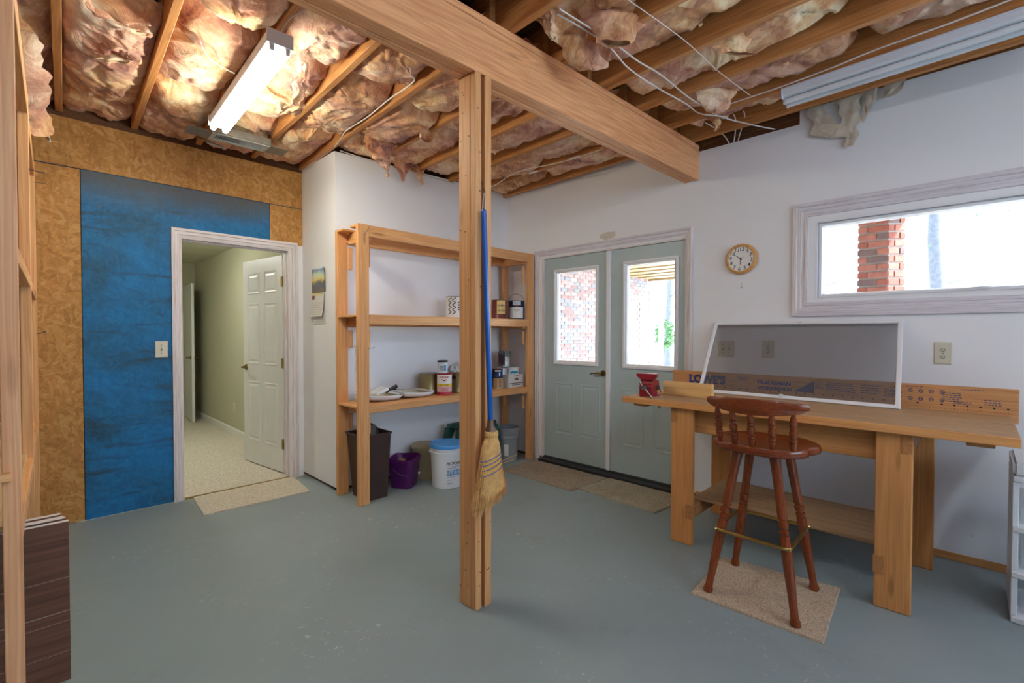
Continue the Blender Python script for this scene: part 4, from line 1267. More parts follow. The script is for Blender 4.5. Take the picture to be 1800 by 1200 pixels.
tag(g.build('small_print', STEEL, t), kind='stuff')
for sg in (-1, 1):
    g = G(); a = aa+sg*PI/2; g.cyl((c[0]+0.14*math.cos(a), c[1]+0.14*math.sin(a), 0.295), (c[0]+0.158*math.cos(a), c[1]+0.158*math.sin(a), 0.295), 0.012, n=12); g.build('handle_ear', WHITEP, t)
bail(t, c, 0.153, 0.292, aa+PI/2, -0.1)
c = (3.445, 3.46, 0)
t = thing('utility_bucket', 'grey ribbed pail in front of the back right shelf post', 'bucket', c)
g = G(); g.lathe([(0.10, 0), (0.104, 0.003), (0.114, 0.235), (0.121, 0.24), (0.121, 0.25), (0.117, 0.255), (0.118, 0.285), (0.124, 0.288), (0.124, 0.298), (0.12, 0.30), (0.121, 0.33), (0.126, 0.334), (0.125, 0.342), (0.118, 0.342), (0.112, 0.24), (0.098, 0.01)], c, 32); g.build('body', GREYB, t, smooth=True)
aa = toward(c)
g = G(); g.grid(lambda a, s: (c[0]+(0.108+0.07*(0.07+0.11*s)*0.6)*math.cos(aa-0.35+0.45*a), c[1]+(0.108+0.07*(0.07+0.11*s)*0.6)*math.sin(aa-0.35+0.45*a), 0.06+0.12*s), 6, 1); g.build('paper_label', LABELW, t)
bail(t, c, 0.125, 0.27, aa+PI/2, -0.09)
t = thing('step_stool', 'green plastic step stool half hidden behind the wooden post', 'stool', (3.0, 3.49, 0))
g = G()
g.loft([rrect(3.0, 3.50, 0.235, 0.10, 0.05, 0.41, 0), rrect(3.0, 3.50, 0.25, 0.115, 0.05, 0.425, 0), rrect(3.0, 3.50, 0.245, 0.11, 0.05, 0.44, 0), rrect(3.0, 3.50, 0.20, 0.08, 0.05, 0.445, 0)]); g.build('top', GREENP, t, smooth=True)
for sx in (-1, 1):
    for sy in (-1, 1):
        g = G(); g.loft([rrect(3.0+sx*0.262, 3.50+sy*0.105, 0.022, 0.022, 0.008, 0.0), rrect(3.0+sx*0.245, 3.50+sy*0.095, 0.030, 0.026, 0.008, 0.25), rrect(3.0+sx*0.20, 3.50+sy*0.08, 0.045, 0.03, 0.008, 0.41)]); g.build('leg', GREENP, t, smooth=True)
g = G(); g.box(2.78, 3.22, 3.39, 3.402, 0.36, 0.41); g.build('front_apron', GREENP, t, 0.003)

# ------------------------------------------------------------------ broom on the post
bt = thing('broom', 'straw corn broom with blue handle hanging on the wooden post', 'broom', (1.49, 1.62, 0.5))
hp0, hp1 = Vector((1.474, 1.636, 1.871)), Vector((1.4985, 1.617, 0.895))
g = G(); g.tube([hp0, hp1], 0.0125, 16); g.lathe([(0.0125, 0), (0.0105, 0.008), (0.004, 0.012)], tuple(hp0), 16); g.build('handle', BLUEH, bt, smooth=True)
g = G(); g.tube([hp1+Vector((0, 0, 0.012)), hp1+Vector((0.001, 0, -0.02)), hp1+Vector((0.002, 0, -0.045))], [0.0145, 0.018, 0.028], 18); g.build('ferrule', plain('brown_ferrule', srgb(110, 84, 66), 0.4, 0.4, 0.1), bt, smooth=True)
g = G(); g.tube([hp0+Vector((-0.007, 0, 0)), hp0+Vector((-0.006, 0, 0.045)), hp0+Vector((0.003, 0, 0.095)), hp0+Vector((0.009, 0, 0.045)), hp0+Vector((0.008, 0, -0.002))], 0.0018, 6); g.build('hanging_cord', WIRE, bt)
spike(po, (1.486, 1.665, 2.02), (1.4775, 1.634, 1.962), 0.002, GREYW)
# head: sections from neck to the worn slanted tip
sec = [(0.852, 1.5005, 0.034, 0.026), (0.835, 1.5005, 0.036, 0.028), (0.822, 1.50, 0.032, 0.024), (0.80, 1.498, 0.044, 0.027), (0.77, 1.496, 0.054, 0.030), (0.73, 1.4945, 0.058, 0.030), (0.69, 1.494, 0.060, 0.030), (0.65, 1.4935, 0.064, 0.032), (0.60, 1.4935, 0.078, 0.032), (0.555, 1.4935, 0.092, 0.030), (0.52, 1.4935, 0.10, 0.028)]
def bc(z):
    for i in range(len(sec)-1):
        a, b = sec[i], sec[i+1]
        if b[0] <= z <= a[0]:
            f = (a[0]-z)/(a[0]-b[0]); return [a[k]+(b[k]-a[k])*f for k in (1, 2, 3)]
    a, b = sec[-2], sec[-1]
    f = (a[0]-z)/(a[0]-b[0]); return [a[k]+(b[k]-a[k])*f for k in (1, 2, 3)]
BYC = 1.6125
g = G(); rings = []
for z, cx_, hx_, hy_ in sec[:-1]:
    n = 40
    rings.append([(cx_+hx_*math.cos(2*PI*k/n)*(1+0.03*(k % 2)), BYC+hy_*math.sin(2*PI*k/n)*(1+0.05*(k % 2)), z+(0.03*math.cos(2*PI*k/n) if z < 0.62 else 0)) for k in range(n)])
g.loft(rings); g.build('straw_bundle', STRAW, bt)
g = G(); rs = random.Random(21)
for k in range(900):
    a = rs.uniform(0, 2*PI); q = math.sqrt(rs.uniform(0.15, 1.0))
    z0 = rs.uniform(0.62, 0.79) if q > .8 else 0.64
    c0 = bc(z0)
    ux, uy = q*math.cos(a), q*math.sin(a)
    p0 = Vector((c0[0]+c0[1]*ux, BYC+c0[2]*uy, z0))
    zt = 0.522+0.038*ux+rs.uniform(-0.022, 0.03)+(0.03 if abs(ux) > .9 else 0)
    c1 = bc(0.56)
    fx = 1.12+0.14*rs.random()
    xe = 1.494+0.092*ux*fx-0.004
    p1 = Vector((c1[0]+c1[1]*ux*1.05, BYC+c1[2]*uy, 0.59))
    p2 = Vector((xe+rs.uniform(-.008, .008), BYC+0.036*uy+rs.uniform(-0.006, 0.006), zt))
    g.tube([p0, p1, p2], [0.0016, 0.0014, 0.0007], 3, False)
o = g.build('straw', STRAWD, bt); o['kind'] = 'stuff'
for z in (0.735, 0.715, 0.693, 0.668):
    cc = bc(z); n = 28
    g = G(); g.tube([(cc[0]+(cc[1]+0.003)*math.cos(2*PI*k/n), BYC+(cc[2]+0.003)*math.sin(2*PI*k/n), z+0.016*math.cos(2*PI*k/n)) for k in range(n+1)], 0.0024, 6); g.build('stitching', STITCH, bt)
for z in (0.7255, 0.703, 0.681):
    cc = bc(z); n = 28
    g = G(); g.tube([(cc[0]+(cc[1]+0.001)*math.cos(2*PI*k/n), BYC+(cc[2]+0.001)*math.sin(2*PI*k/n), z+0.016*math.cos(2*PI*k/n)) for k in range(n+1)], 0.0035, 6); g.build('binding', YSTITCH, bt)
g = G(); g.tube([(1.545, 1.60, 0.70), (1.60, 1.59, 0.715), (1.64, 1.585, 0.72)], 0.0016, 5); g.tube([(1.545, 1.60, 0.69), (1.59, 1.585, 0.70), (1.615, 1.58, 0.70)], 0.0014, 5); g.build('loose_straws', STRAW, bt)
# ------------------------------------------------------------------ workbench along the right wall
wb = thing('workbench', 'long wooden workbench with low shelf and printed backboard under the window', 'workbench', (3.18, 0.79, 0))
BY0, BY1, BX0, BX1 = -0.132, 1.705, 2.805, 3.53
g = G(); g.box(BX0, 3.16, BY0, BY1, 0.845, 0.885); g.build('top_plank', BTOP, wb, 0.003)
g = G(); g.box(3.163, BX1, BY0, BY1, 0.845, 0.884); g.build('top_plank', BTOP, wb, 0.003)
part_box(wb, 'front_edge', BFRM_Y, BX0-0.012, BX0-0.0005, BY0, BY1, 0.846, 0.884, bev=0.002)
part_box(wb, 'backboard', SPLASH, BX1+0.001, BX1+0.037, -0.157, 1.703, 0.845, 1.022)
for y0, y1, yr0, yr1 in ((1.236, 1.374, 1.236, 1.274), (0.204, 0.342, 0.304, 0.342)):
    part_box(wb, 'leg', BFRM_Z, 2.83, 2.868, y0, y1, 0, 0.844, bev=0.004)
    part_box(wb, 'leg', BFRM_Z, 3.47, 3.508, y0-(0.045 if y0 < 1 else 0), y1-(0.045 if y0 < 1 else 0), 0, 0.844, bev=0.004)
    part_box(wb, 'lower_side_rail', BFRM_X, 2.8685, 3.4695, yr0, yr1, 0.165, 0.252, bev=0.004)
    part_box(wb, 'rail_end', BFRM_X, 2.8245, 2.8295, yr0-0.002, yr1+0.003, 0.165, 0.252, bev=0.001)
    part_box(wb, 'upper_side_rail', BFRM_X, 2.8685, 3.4695, (1.336 if y0 > 1 else 0.204), (1.374 if y0 > 1 else 0.242), 0.755, 0.844, bev=0.004)
    part_box(wb, 'rail_end', BFRM_X, 2.8255, 2.8295, (1.336 if y0 > 1 else 0.206), (1.372 if y0 > 1 else 0.244), 0.755, 0.842, bev=0.001)
part_box(wb, 'apron', BFRM_Y, 2.905, 2.943, 0.243, 1.335, 0.69, 0.844, bev=0.004)
part_box(wb, 'rear_apron', BFRM_Y, 3.43, 3.468, 0.243, 1.335, 0.755, 0.844, bev=0.004)
part_box(wb, 'low_shelf', BTOP, 2.944, 3.45, 0.303, 1.276, 0.253, 0.273)
part_box(wb, 'cleat', BFRM_X, 2.83, 3.45, 1.55, 1.64, 0.825, 0.8445, bev=0.003)
part_box(wb, 'cleat', BFRM_X, 2.83, 3.45, -0.06, 0.03, 0.825, 0.8445, bev=0.003)
# printing on the backboard: faces -x, reads towards -y
XP = BX1+0.0002
def onboard(y, z): return lambda a, b: (XP, y-a, z+b)
g = G(); g.text("LOWE'S", 0.068, onboard(1.435, 0.967), 0.055, 0, 0.27); o = g.build('lettering', NAVY, wb)
g = G(); g.text('TRADESMAN', 0.026, onboard(0.985, 0.972), 0.05, 0, 0.21); g.build('lettering', NAVY, wb); g = G(); g.text('WORKBENCH', 0.026, onboard(0.98, 0.935), 0.05, 0, 0.215); g.build('lettering', NAVY, wb)
g = G(); g.add([(XP, 0.865, 0.925), (XP, 0.745, 0.925), (XP, 0.745, 1.003)], [(0, 1, 2)]); g.build('triangle_print', MARK, wb)
rr = random.Random(12)
g = G()
def dash(y0, y1, z, h): g.add([(XP, y0, z), (XP, y1, z), (XP, y1, z+h), (XP, y0, z+h)], [(0, 1, 2, 3)])
def para(y0, y1, z0, z1, dz=0.010, fill=0.8):
    z = z1
    while z > z0:
        y = y0
        end = y1+(y0-y1)*rr.uniform(0, 1-fill)
        while y > end:
            w = rr.uniform(0.006, 0.018); dash(y, max(y-w, end), z-dz*0.5, dz*0.42); y -= w+0.004
        z -= dz
para(1.21, 1.14, 0.985, 0.998); para(1.28, 1.24, 0.955, 0.965)
para(0.74, 0.69, 0.95, 1.01); para(0.68, 0.52, 0.94, 1.0, 0.012); para(0.50, 0.40, 0.95, 1.0, 0.015); para(0.39, 0.30, 0.945, 0.985, 0.013)
para(0.29, 0.20, 1.005, 1.012); para(0.135, 0.05, 0.935, 0.985, 0.011); para(0.06, -0.05, 1.0, 1.008, 0.01); para(0.09, 0.01, 0.925, 0.94, 0.009)
para(-0.03, -0.11, 0.93, 0.96, 0.012, 0.6)
o = tag(g.build('small_print', MARK, wb), kind='stuff')
g = G()
for k in range(3): para(0.36, 0.31, 0.99-0.02*k, 0.997-0.02*k, 0.012)
for k in range(8):
    y, z = 0.27-0.045*(k % 4), 0.985-0.045*(k//4)
    g.add([(XP, y+q*math.cos(2*PI*j/10), z+q*math.sin(2*PI*j/10)) for q in (0.011, 0.007) for j in range(10)], [(j, (j+1) % 10, 10+(j+1) % 10, 10+j) for j in range(10)]); dash(y+0.004, y-0.004, z-0.002, 0.004)
tag(g.build('symbols', MARK, wb), kind='stuff')
g = G()
y = 1.66
k = 0
while y > -0.14:
    dash(y, y-0.0012, 0.89, 0.012 if k % 4 == 0 else 0.006)
    if k % 4 == 0:
        zc = 0.917
        if rr.random() > 0.1: g.add([(XP, y+0.0055*math.cos(2*PI*j/8), zc+0.0045*math.sin(2*PI*j/8)) for j in range(8)], [tuple(range(8))])
    y -= 0.0127; k += 1
tag(g.build('printed_ruler', INK, wb), kind='stuff')

# window screen leaning on the bench against the wall
ws = thing('window_screen', 'grey insect screen in a white metal frame leaning on the bench against the wall', 'screen', (3.4, 0.88, 0.885))
b0, t0 = Vector((3.395, 0, 0.8865)), Vector((3.700, 0, 1.393))
dv = (t0-b0); Ls = dv.length; dvn = dv.normalized(); nn = Vector((-dvn.z, 0, dvn.x))
def PS(u, v, d): return Vector((b0.x, 0, b0.z))+dvn*v+nn*(-d)*-1+Vector((0, u, 0))
YS0, YS1 = 0.322, 1.445
def skew(u, v, d):
    f = v/Ls
    return PS(u+(-0.02 if u < 0.9 else 0.0)*(1-f), v, d)
g = G()
def r(o, d): return (YS0+o, YS1-o, o, Ls-o, d)
g.frame(skew, [r(0, -0.008), r(0, 0.004), r(0.003, 0.006), r(0.02, 0.006), r(0.024, 0.003), r(0.026, -0.008), r(0, -0.008)])
g.build('frame', WTRIM, ws)
g = G(); g.frame(skew, [r(0.024, -0.001), r(0.2, -0.001)], False, True); g.build('mesh', SCREEN, ws)
for v in (0.012, Ls-0.012):
    g = G(); p = skew(0.9 if v < .1 else 0.87, v, 0.007); g.box(p.x-0.006, p.x+0.004, p.y-0.012, p.y+0.012, p.z-0.004, p.z+0.016 if v < .1 else p.z+0.004); g.build('pull_tab', WHITEP, ws, 0.002)
# offcuts stacked at the left of the screen
OFFC = wood('fresh_offcut_wood', 'y', srgb(206, 160, 98), srgb(232, 194, 136), 0.3)
for k, (x0, x1, y0, y1, z0, z1, lab) in enumerate((
        (3.08, 3.17, 1.165, 1.64, 0.8855, 0.899, 'thin wooden slat lying under the two stacked offcuts on the bench'),
        (3.085, 3.123, 1.222, 1.56, 0.8995, 0.9375, 'lower wooden offcut of the pair stacked behind the red vise'),
        (3.0855, 3.1235, 1.2225, 1.56, 0.938, 0.976, 'upper wooden offcut of the pair stacked behind the red vise'))):
    g = G(); g.box(x0, x1, y0, y1, z0, z1)
    tag(g.build('wood_offcut', OFFC, None, 0.002), lab, 'wood offcut', 'offcuts on the bench')

# vise: front jaw faces the room (-x)
vs_ = thing('bench_vise', 'small red bench vise clamped at the left corner of the workbench', 'vise', (2.92, 1.58, 0.885))
TV = Matrix.Translation((2.93, 1.585, 0.885)) @ Matrix.Rotation(math.radians(10), 4, 'Z') @ Matrix.Scale(1.06, 4)
g = G(TV); g.lathe([(0.058, 0.0), (0.058, 0.010), (0.045, 0.014), (0.04, 0.024), (0.034, 0.028), (0.0, 0.028)], (0.045, 0, 0), 24)
for a in (0.6, 2.5, 3.8, 5.6): g.lathe([(0.014, 0), (0.014, 0.011), (0.0, 0.011)], (0.045+0.058*math.cos(a), 0.058*math.sin(a), 0), 10)
g.build('base', REDV, vs_, smooth=True)
g = G(TV)
g.poly([(0.0, 0.026), (0.10, 0.026), (0.112, 0.04), (0.112, 0.075), (0.10, 0.095), (0.075, 0.10), (0.06, 0.10), (0.056, 0.104), (0.05, 0.128), (0.02, 0.128), (0.012, 0.115), (0.012, 0.085), (0.0, 0.07)], 'y', -0.034, 0.034)
g.build('rear_body', REDV, vs_, 0.004)
g = G(TV); g.poly([(-0.058, 0.105), (-0.05, 0.118), (-0.05, 0.136), (0.05, 0.136), (0.05, 0.118), (0.058, 0.105)][1:5][::-1], 'x', 0.010, 0.04); g.build('rear_jaw', REDV, vs_, 0.004)
g = G(TV)
g.poly([(-0.055, 0.0), (-0.02, 0.0), (-0.02, 0.05), (-0.006, 0.09), (-0.006, 0.14), (-0.05, 0.14), (-0.05, 0.12), (-0.03, 0.10), (-0.04, 0.08), (-0.06, 0.07)], 'y', -0.042, 0.042)
g.build('front_body', REDV, vs_, 0.004)
g = G(TV); g.poly([(-0.062, 0.130), (-0.036, 0.108), (0.036, 0.108), (0.062, 0.130), (0.062, 0.146), (-0.062, 0.146)], 'x', -0.054, -0.008); g.build('front_jaw', REDV, vs_, 0.003)
g = G(TV); g.box(-0.05, 0.01, -0.016, 0.016, 0.03, 0.06); g.box(-0.008, 0.10, -0.013, 0.013, 0.035, 0.062); g.build('slide_bar', REDV, vs_, 0.002)
g = G(TV); g.cyl((-0.055, 0.0, 0.065), (-0.095, 0.0, 0.062), 0.011, 0.014, 14); g.cyl((-0.095, 0, 0.062), (-0.10, 0, 0.062), 0.017, 0.014, 14); g.build('screw', STEEL, vs_, smooth=True)
g = G(TV); g.cyl((-0.088, 0.022, 0.088), (-0.096, -0.098, -0.052), 0.0055, n=10); g.cyl((-0.088, 0.019, 0.085), (-0.0879, 0.025, 0.092), 0.0085, n=10); g.cyl((-0.096, -0.095, -0.048), (-0.096, -0.101, -0.056), 0.0085, n=10); g.build('tommy_bar', CHROME, vs_, smooth=True)
g = G(TV); g.cyl((0.05, -0.03, 0.05), (0.05, -0.055, 0.05), 0.009, n=10); g.tube([(0.05, -0.05, 0.066), (0.055, -0.052, 0.045), (0.07, -0.056, 0.022)], 0.0045, 8); g.build('swivel_lock', STEEL, vs_, smooth=True)
g = G(TV); g.box(0.012, 0.015, -0.046, 0.046, 0.118, 0.134); g.box(-0.0085, -0.006, -0.046, 0.046, 0.12, 0.14); g.build('jaw_plates', STEEL, vs_)
g = G(); g.lathe([(0.009, -0.062), (0.009, -0.041), (0.014, -0.041), (0.014, -0.0405)], (2.97, 1.50, 0.885), 10); o = g.build('clamp_bolt', STEEL, vs_)

# ------------------------------------------------------------------ captain's bar stool
st = thing('bar_stool', 'dark red wooden bar stool with spindle back and brass foot ring at the workbench', 'stool', (2.56, 0.758, 0.012))
SX, SY, SZ = 2.565, 0.755, 0.775
def seat_pt(a):
    # saddle outline: rounded rear, ears at the sides, wide front
    x, y = math.cos(a), math.sin(a)
    rx = 0.205 if x < 0 else 0.215
    ry = 0.225
    n = 2.6
    k = 1/((abs(x)/rx)**n+(abs(y)/ry)**n)**(1/n)
    px, py = x*k, y*k
    # notch where the back ends, one each side
    d = math.exp(-((px+0.035)/0.03)**2)
    py *= 1-0.11*d+0.06*math.exp(-((px-0.06)/0.07)**2)
    return px, py
ring = [seat_pt(2*PI*k/72) for k in range(72)]
def sring(sc, z, dish=0.0): return [(SX+x*sc, SY+y*sc, z) for x, y in ring]
g = G()
g.loft([sring(0.0001, SZ-0.040), sring(0.93, SZ-0.040), sring(0.985, SZ-0.033), sring(1.0, SZ-0.022), sring(1.0, SZ-0.012), sring(0.985, SZ-0.003), sring(0.95, SZ), sring(0.75, SZ-0.006), sring(0.4, SZ-0.012), sring(0.0001, SZ-0.012)])
g.build('seat', STOOLW, st, smooth=True)
# crest rail, bowed to the rear
def crest():
    g = G(); rings = []
    N = 26
    for k in range(N+1):
        f = k/N*2-1
        y = SY+f*0.226
        x = SX-0.205+0.075*f*f
        ends = abs(f)
        zb = 0.928+0.026*f*f+0.008*max(0, ends-0.86)/0.14
        zt = 0.993+0.010/(1+math.exp((ends-0.60)/0.04))-0.008*max(0, ends-0.9)/0.1
        th = 0.027-0.012*max(0, ends-0.85)/0.15
        tx = Vector((-1, 0.15*f*2.2, 0)).normalized()
        c0 = Vector((x, y, 0))
        prof = [(-1, zb+0.006), (-0.8, zb), (0.8, zb), (1, zb+0.006), (1, zt-0.008), (0.75, zt), (-0.75, zt), (-1, zt-0.008)]
        rings.append([c0+tx*(-s*th/2)+Vector((-0.006, 0, zz)) for s, zz in prof])
    g.loft(rings); return g
crest().build('crest_rail', STOOLW, st, smooth=True)
SPN = [(0, 0.011), (0.06, 0.0125), (0.12, 0.0155), (0.22, 0.020), (0.28, 0.0185), (0.288, 0.0125), (0.305, 0.0125), (0.312, 0.0195), (0.345, 0.0215), (0.375, 0.0195), (0.382, 0.0125), (0.40, 0.0125), (0.41, 0.018), (0.50, 0.0225), (0.60, 0.020), (0.64, 0.0165), (0.648, 0.0125), (0.662, 0.0125), (0.67, 0.0205), (0.70, 0.0215), (0.73, 0.0205), (0.737, 0.0125), (0.75, 0.0125), (0.757, 0.0195), (0.80, 0.0205), (0.90, 0.0165), (1.0, 0.012)]
for f in (-0.80, -0.42, 0.0, 0.40, 0.79):
    p0 = Vector((SX-0.172+0.055*f*f, SY+f*0.205, SZ-0.006)); p1 = Vector((SX-0.213+0.075*f*f, SY+f*0.212, 0.945))
    g = G(); pts = []; rad = []
    for tt, rdd in SPN[::-1]:
        pts.append(p0+(p1-p0)*(1-tt)); rad.append(rdd*0.82)
    g.tube(pts, rad, 14); g.build('spindle', STOOLZ, st, smooth=True)
LEG = [(0, 0.0235), (0.02, 0.025), (0.08, 0.022), (0.25, 0.0205), (0.385, 0.0205), (0.39, 0.0145), (0.398, 0.0145), (0.403, 0.0215), (0.42, 0.0225), (0.437, 0.0215), (0.442, 0.0145), (0.450, 0.0145), (0.455, 0.0215), (0.470, 0.0215), (0.475, 0.0145), (0.483, 0.0145), (0.488, 0.0215), (0.60, 0.0225), (0.70, 0.022), (0.85, 0.018), (0.93, 0.0165), (0.955, 0.0175), (0.975, 0.022), (0.99, 0.022), (1.0, 0.019)]
legs = []
for (fx, fy), (tx, ty) in (((2.371, 0.951), (2.452, 0.838)), ((2.752, 0.953), (2.665, 0.845)), ((2.356, 0.556), (2.445, 0.672)), ((2.762, 0.570), (2.665, 0.672))):
    p1 = Vector((fx, fy, 0.0125)); p0 = Vector((tx, ty, SZ-0.041))
    legs.append((p0, p1))
    g = G(); g.tube([p0+(p1-p0)*tt for tt, q in LEG], [q for tt, q in LEG], 16); g.build('leg', STOOLZ, st, smooth=True)
def leg_at(i, z):
    p0, p1 = legs[i]; f = (p0.z-z)/(p0.z-p1.z); return p0+(p1-p0)*f
zc = 0.335
crn = []
cen = Vector((2.56, 0.758, zc))
for i in (0, 2, 3, 1):
    p = leg_at(i, zc); d = (p-cen).normalized(); crn.append(p+d*0.030)
pts = []
for i in range(4):
    a, b, c_ = crn[i-1], crn[i], crn[(i+1) % 4]
    da, dc = (a-b).normalized(), (c_-b).normalized()
    for k in range(6):
        tt = k/5; q = b+da*0.035*(1-tt)**2+dc*0.035*tt*tt; pts.append(q)
pts.append(pts[0]); 
g = G(); g.tube(pts, 0.0085, 10); g.build('foot_ring', BRASS, st, smooth=True)
for i in range(4):
    p = leg_at(i, zc); d = (p-cen).normalized()
    g = G(); g.cyl(p+d*0.017, p+d*0.034, 0.005, n=8); g.build('ring_screw', BRASS, st)
g = G(); g.cyl((SX-0.12, SY-0.03, SZ-0.041), (SX-0.12, SY-0.03, SZ-0.048), 0.010, n=10); g.build('plug', STOOLZ, st)

# ------------------------------------------------------------------ mats
def mat_(name, cs, th, m, label, cat, jag, seed, z0=0.0):
    rr = random.Random(seed)
    c = [Vector((x, y, 0)) for x, y in cs]
    out = []
    for i in range(4):
        a, b = c[i], c[(i+1) % 4]
        n = 14
        nr = (b-a).normalized().cross(Vector((0, 0, 1)))
        for k in range(n):
            out.append(a+(b-a)*(k/n)+nr*rr.uniform(-jag, jag))
    cen = sum(out, Vector())/len(out)
    g = G()
    g.loft([[(p.x, p.y, z0) for p in out], [(p.x, p.y, z0+th*0.6) for p in out], [(cen.x+(p.x-cen.x)*0.992, cen.y+(p.y-cen.y)*0.992, z0+th) for p in out]])
    o = g.build(name, m, None)
    return tag(o, label, cat, 'carpet scraps used as mats')
mat_('carpet_mat', [(0.878, YA-0.006), (0.843, 3.925), (1.595, 3.905), (1.645, YA-0.006)], 0.010, MAT_B, 'beige carpet strip on the floor in front of the inner doorway', 'mat', 0.003, 1)
mat_('carpet_mat', [(3.61, 3.24), (3.127, 3.225), (3.113, 2.375), (3.612, 2.362)], 0.010, MAT_D1, 'brownish worn carpet mat at the left leaf of the double door', 'mat', 0.004, 2)
mat_('carpet_mat', [(3.622, 2.335), (3.20, 2.366), (3.155, 1.655), (3.62, 1.60)], 0.012, MAT_D2, 'paler carpet mat at the right leaf of the double door', 'mat', 0.003, 3)
mat_('carpet_mat', [(2.302, 1.008), (2.319, 0.445), (2.882, 0.483), (2.805, 1.041)], 0.012, MAT_S, 'speckled tan carpet square under the bar stool', 'mat', 0.002, 4)

# ------------------------------------------------------------------ things on the walls
def plate(name, P, u, v, w, h, kind, label, cat):
    t = thing(name, label, cat, tuple(P(u, v, 0)))
    g = G()
    def r(o, d): return (u-w/2+o, u+w/2-o, v-h/2+o, v+h/2-o, d)
    g.frame(P, [r(0, 0), r(0, 0.002), r(0.004, 0.006)], False, True); g.build('cover_plate', IVORY, t)
    gangs = max(1, round(w/0.07)) if kind == 'switch' else 1
    for i in range(gangs):
        uc = u+(i-(gangs-1)/2)*0.046
        if kind == 'switch':
            g = G(); g.frame(P, [(uc-0.005, uc+0.005, v-0.012, v+0.012, 0.0062), (uc-0.005, uc+0.005, v-0.012, v+0.012, 0.0063)], False, True); g.build('slot', SLOT, t)
            g = G(); a = [P(uc+sx*0.0045, v+sz, 0.0063) for sx, sz in ((-1, -0.006), (1, -0.006), (1, 0.007), (-1, 0.007))]; b = [P(uc+sx*0.004, v+sz, 0.019) for sx, sz in ((-1, 0.006), (1, 0.006), (1, 0.013), (-1, 0.013))]
            g.loft([a, b]); g.build('toggle', IVORYD, t)
            for dz in (-0.03, 0.03):
                g = G(); g.cyl(P(uc, v+dz, 0.006), P(uc, v+dz, 0.0072), 0.003, n=8); g.build('screw', SLOT, t)
        else:
            for dz in (-0.0195, 0.0195):
                g = G(); n = 20; a = []
                for k in range(n):
                    th = 2*PI*k/n; a.append((max(-0.0145, min(0.0145, 0.017*math.cos(th))), 0.0135*math.sin(th)))
                g.loft([[P(uc+x, v+dz+y, 0.006) for x, y in a], [P(uc+x*.96, v+dz+y*.96, 0.0085) for x, y in a]]); so = g.build('socket', IVORYD, t)
                g = G()
                for sx, hh in ((-0.0064, 0.0045), (0.0064, 0.0038)):
                    g.frame(P, [(uc+sx-0.0012, uc+sx+0.0012, v+dz+0.003-hh, v+dz+0.003+hh, 0.0086), (uc+sx-0.0012, uc+sx+0.0012, v+dz+0.003-hh, v+dz+0.003+hh, 0.0087)], False, True)
                g.add([P(uc+0.0026*math.cos(2*PI*k/10), v+dz-0.0075+0.0026*math.sin(2*PI*k/10), 0.0087) for k in range(10)], [tuple(range(10))])
                tag(g.build('slots', SLOT, so), kind='stuff')
            g = G(); g.cyl(P(uc, v, 0.006), P(uc, v, 0.0072), 0.003, n=8); g.build('screw', SLOT, t)
    return t
plate('light_switch', PA, 0.687, 1.185, 0.078, 0.122, 'switch', 'ivory single light switch on the blue board beside the inner doorway', 'switch')
plate('light_switch', PB, 1.366, 1.193, 0.122, 0.122, 'switch', 'ivory double switch plate seen through the left end of the screen', 'switch')
plate('power_outlet', PB, 1.073, 1.195, 0.080, 0.126, 'outlet', 'ivory double socket seen through the middle of the screen', 'outlet')
plate('power_outlet', PB, 0.142, 1.193, 0.080, 0.126, 'outlet', 'ivory double socket on the bare wall right of the screen', 'outlet')
o = plate('power_outlet', lambda u, v, d: (HX1-d, u, v), 6.75, 0.36, 0.07, 0.115, 'outlet', 'ivory socket low on the hall wall beside the open door', 'outlet')

# clock
ck = thing('wall_clock', 'round wooden-rimmed wall clock with black numerals between door and window', 'clock', (XB, 1.259, 1.861))
CR = 0.113
def PC(a, b, d): return (XB-d, 1.259-a, 1.861+b)
def clathe(prof, name, m):
    g = G(); n = 48
    rings = [[PC(r*math.cos(2*PI*k/n), r*math.sin(2*PI*k/n), d) for k in range(n)] for r, d in prof]
    g.loft(rings); return g.build(name, m, ck, smooth=True)
clathe([(CR-0.004, 0.0), (CR, 0.006), (CR, 0.016), (CR-0.006, 0.030), (CR-0.014, 0.035), (CR-0.021, 0.033), (CR-0.023, 0.022)], 'rim', CLOCKW)
clathe([(CR-0.02, 0.018), (CR-0.022, 0.0225), (0.0005, 0.0225)], 'face', FACE)
g = G()
tw = math.radians(-8)
for k in range(1, 13):
    a = PI/2-2*PI*k/12+tw
    cx_, cy_ = 0.073*math.cos(a), 0.073*math.sin(a)
    g.text(str(k), 0.027, lambda x, y: PC(cx_+x*math.cos(tw)-y*math.sin(tw), cy_+x*math.sin(tw)+y*math.cos(tw), 0.0228), 0.01)
g.build('numerals', INK, ck)
def hand(ang, ln, w, d, name, m):
    g = G(); a = PI/2-ang+tw; u = Vector((math.cos(a), math.sin(a))); n_ = Vector((-u.y, u.x))
    p = [u*-0.012+n_*w, u*ln+n_*w*0.5, u*ln-n_*w*0.5, u*-0.012-n_*w]
    g.loft([[PC(q.x, q.y, d) for q in p], [PC(q.x, q.y, d+0.0008) for q in p]]); g.build(name, m, ck)
hand(2*PI*(5.83/12), 0.042, 0.0032, 0.0240, 'hour_hand', INK)
hand(2*PI*(50/60), 0.062, 0.0026, 0.0255, 'minute_hand', INK)
hand(2*PI*(8.5/60), 0.035, 0.0012, 0.0268, 'second_hand', REDINK)
g = G(); g.cyl(PC(0, 0, 0.023), PC(0, 0, 0.0285), 0.004, n=10); g.build('hub', INK, ck)
t = thing('wall_nail', 'small bent nail in the wall below the clock', 'nail', (XB, 1.256, 1.655))
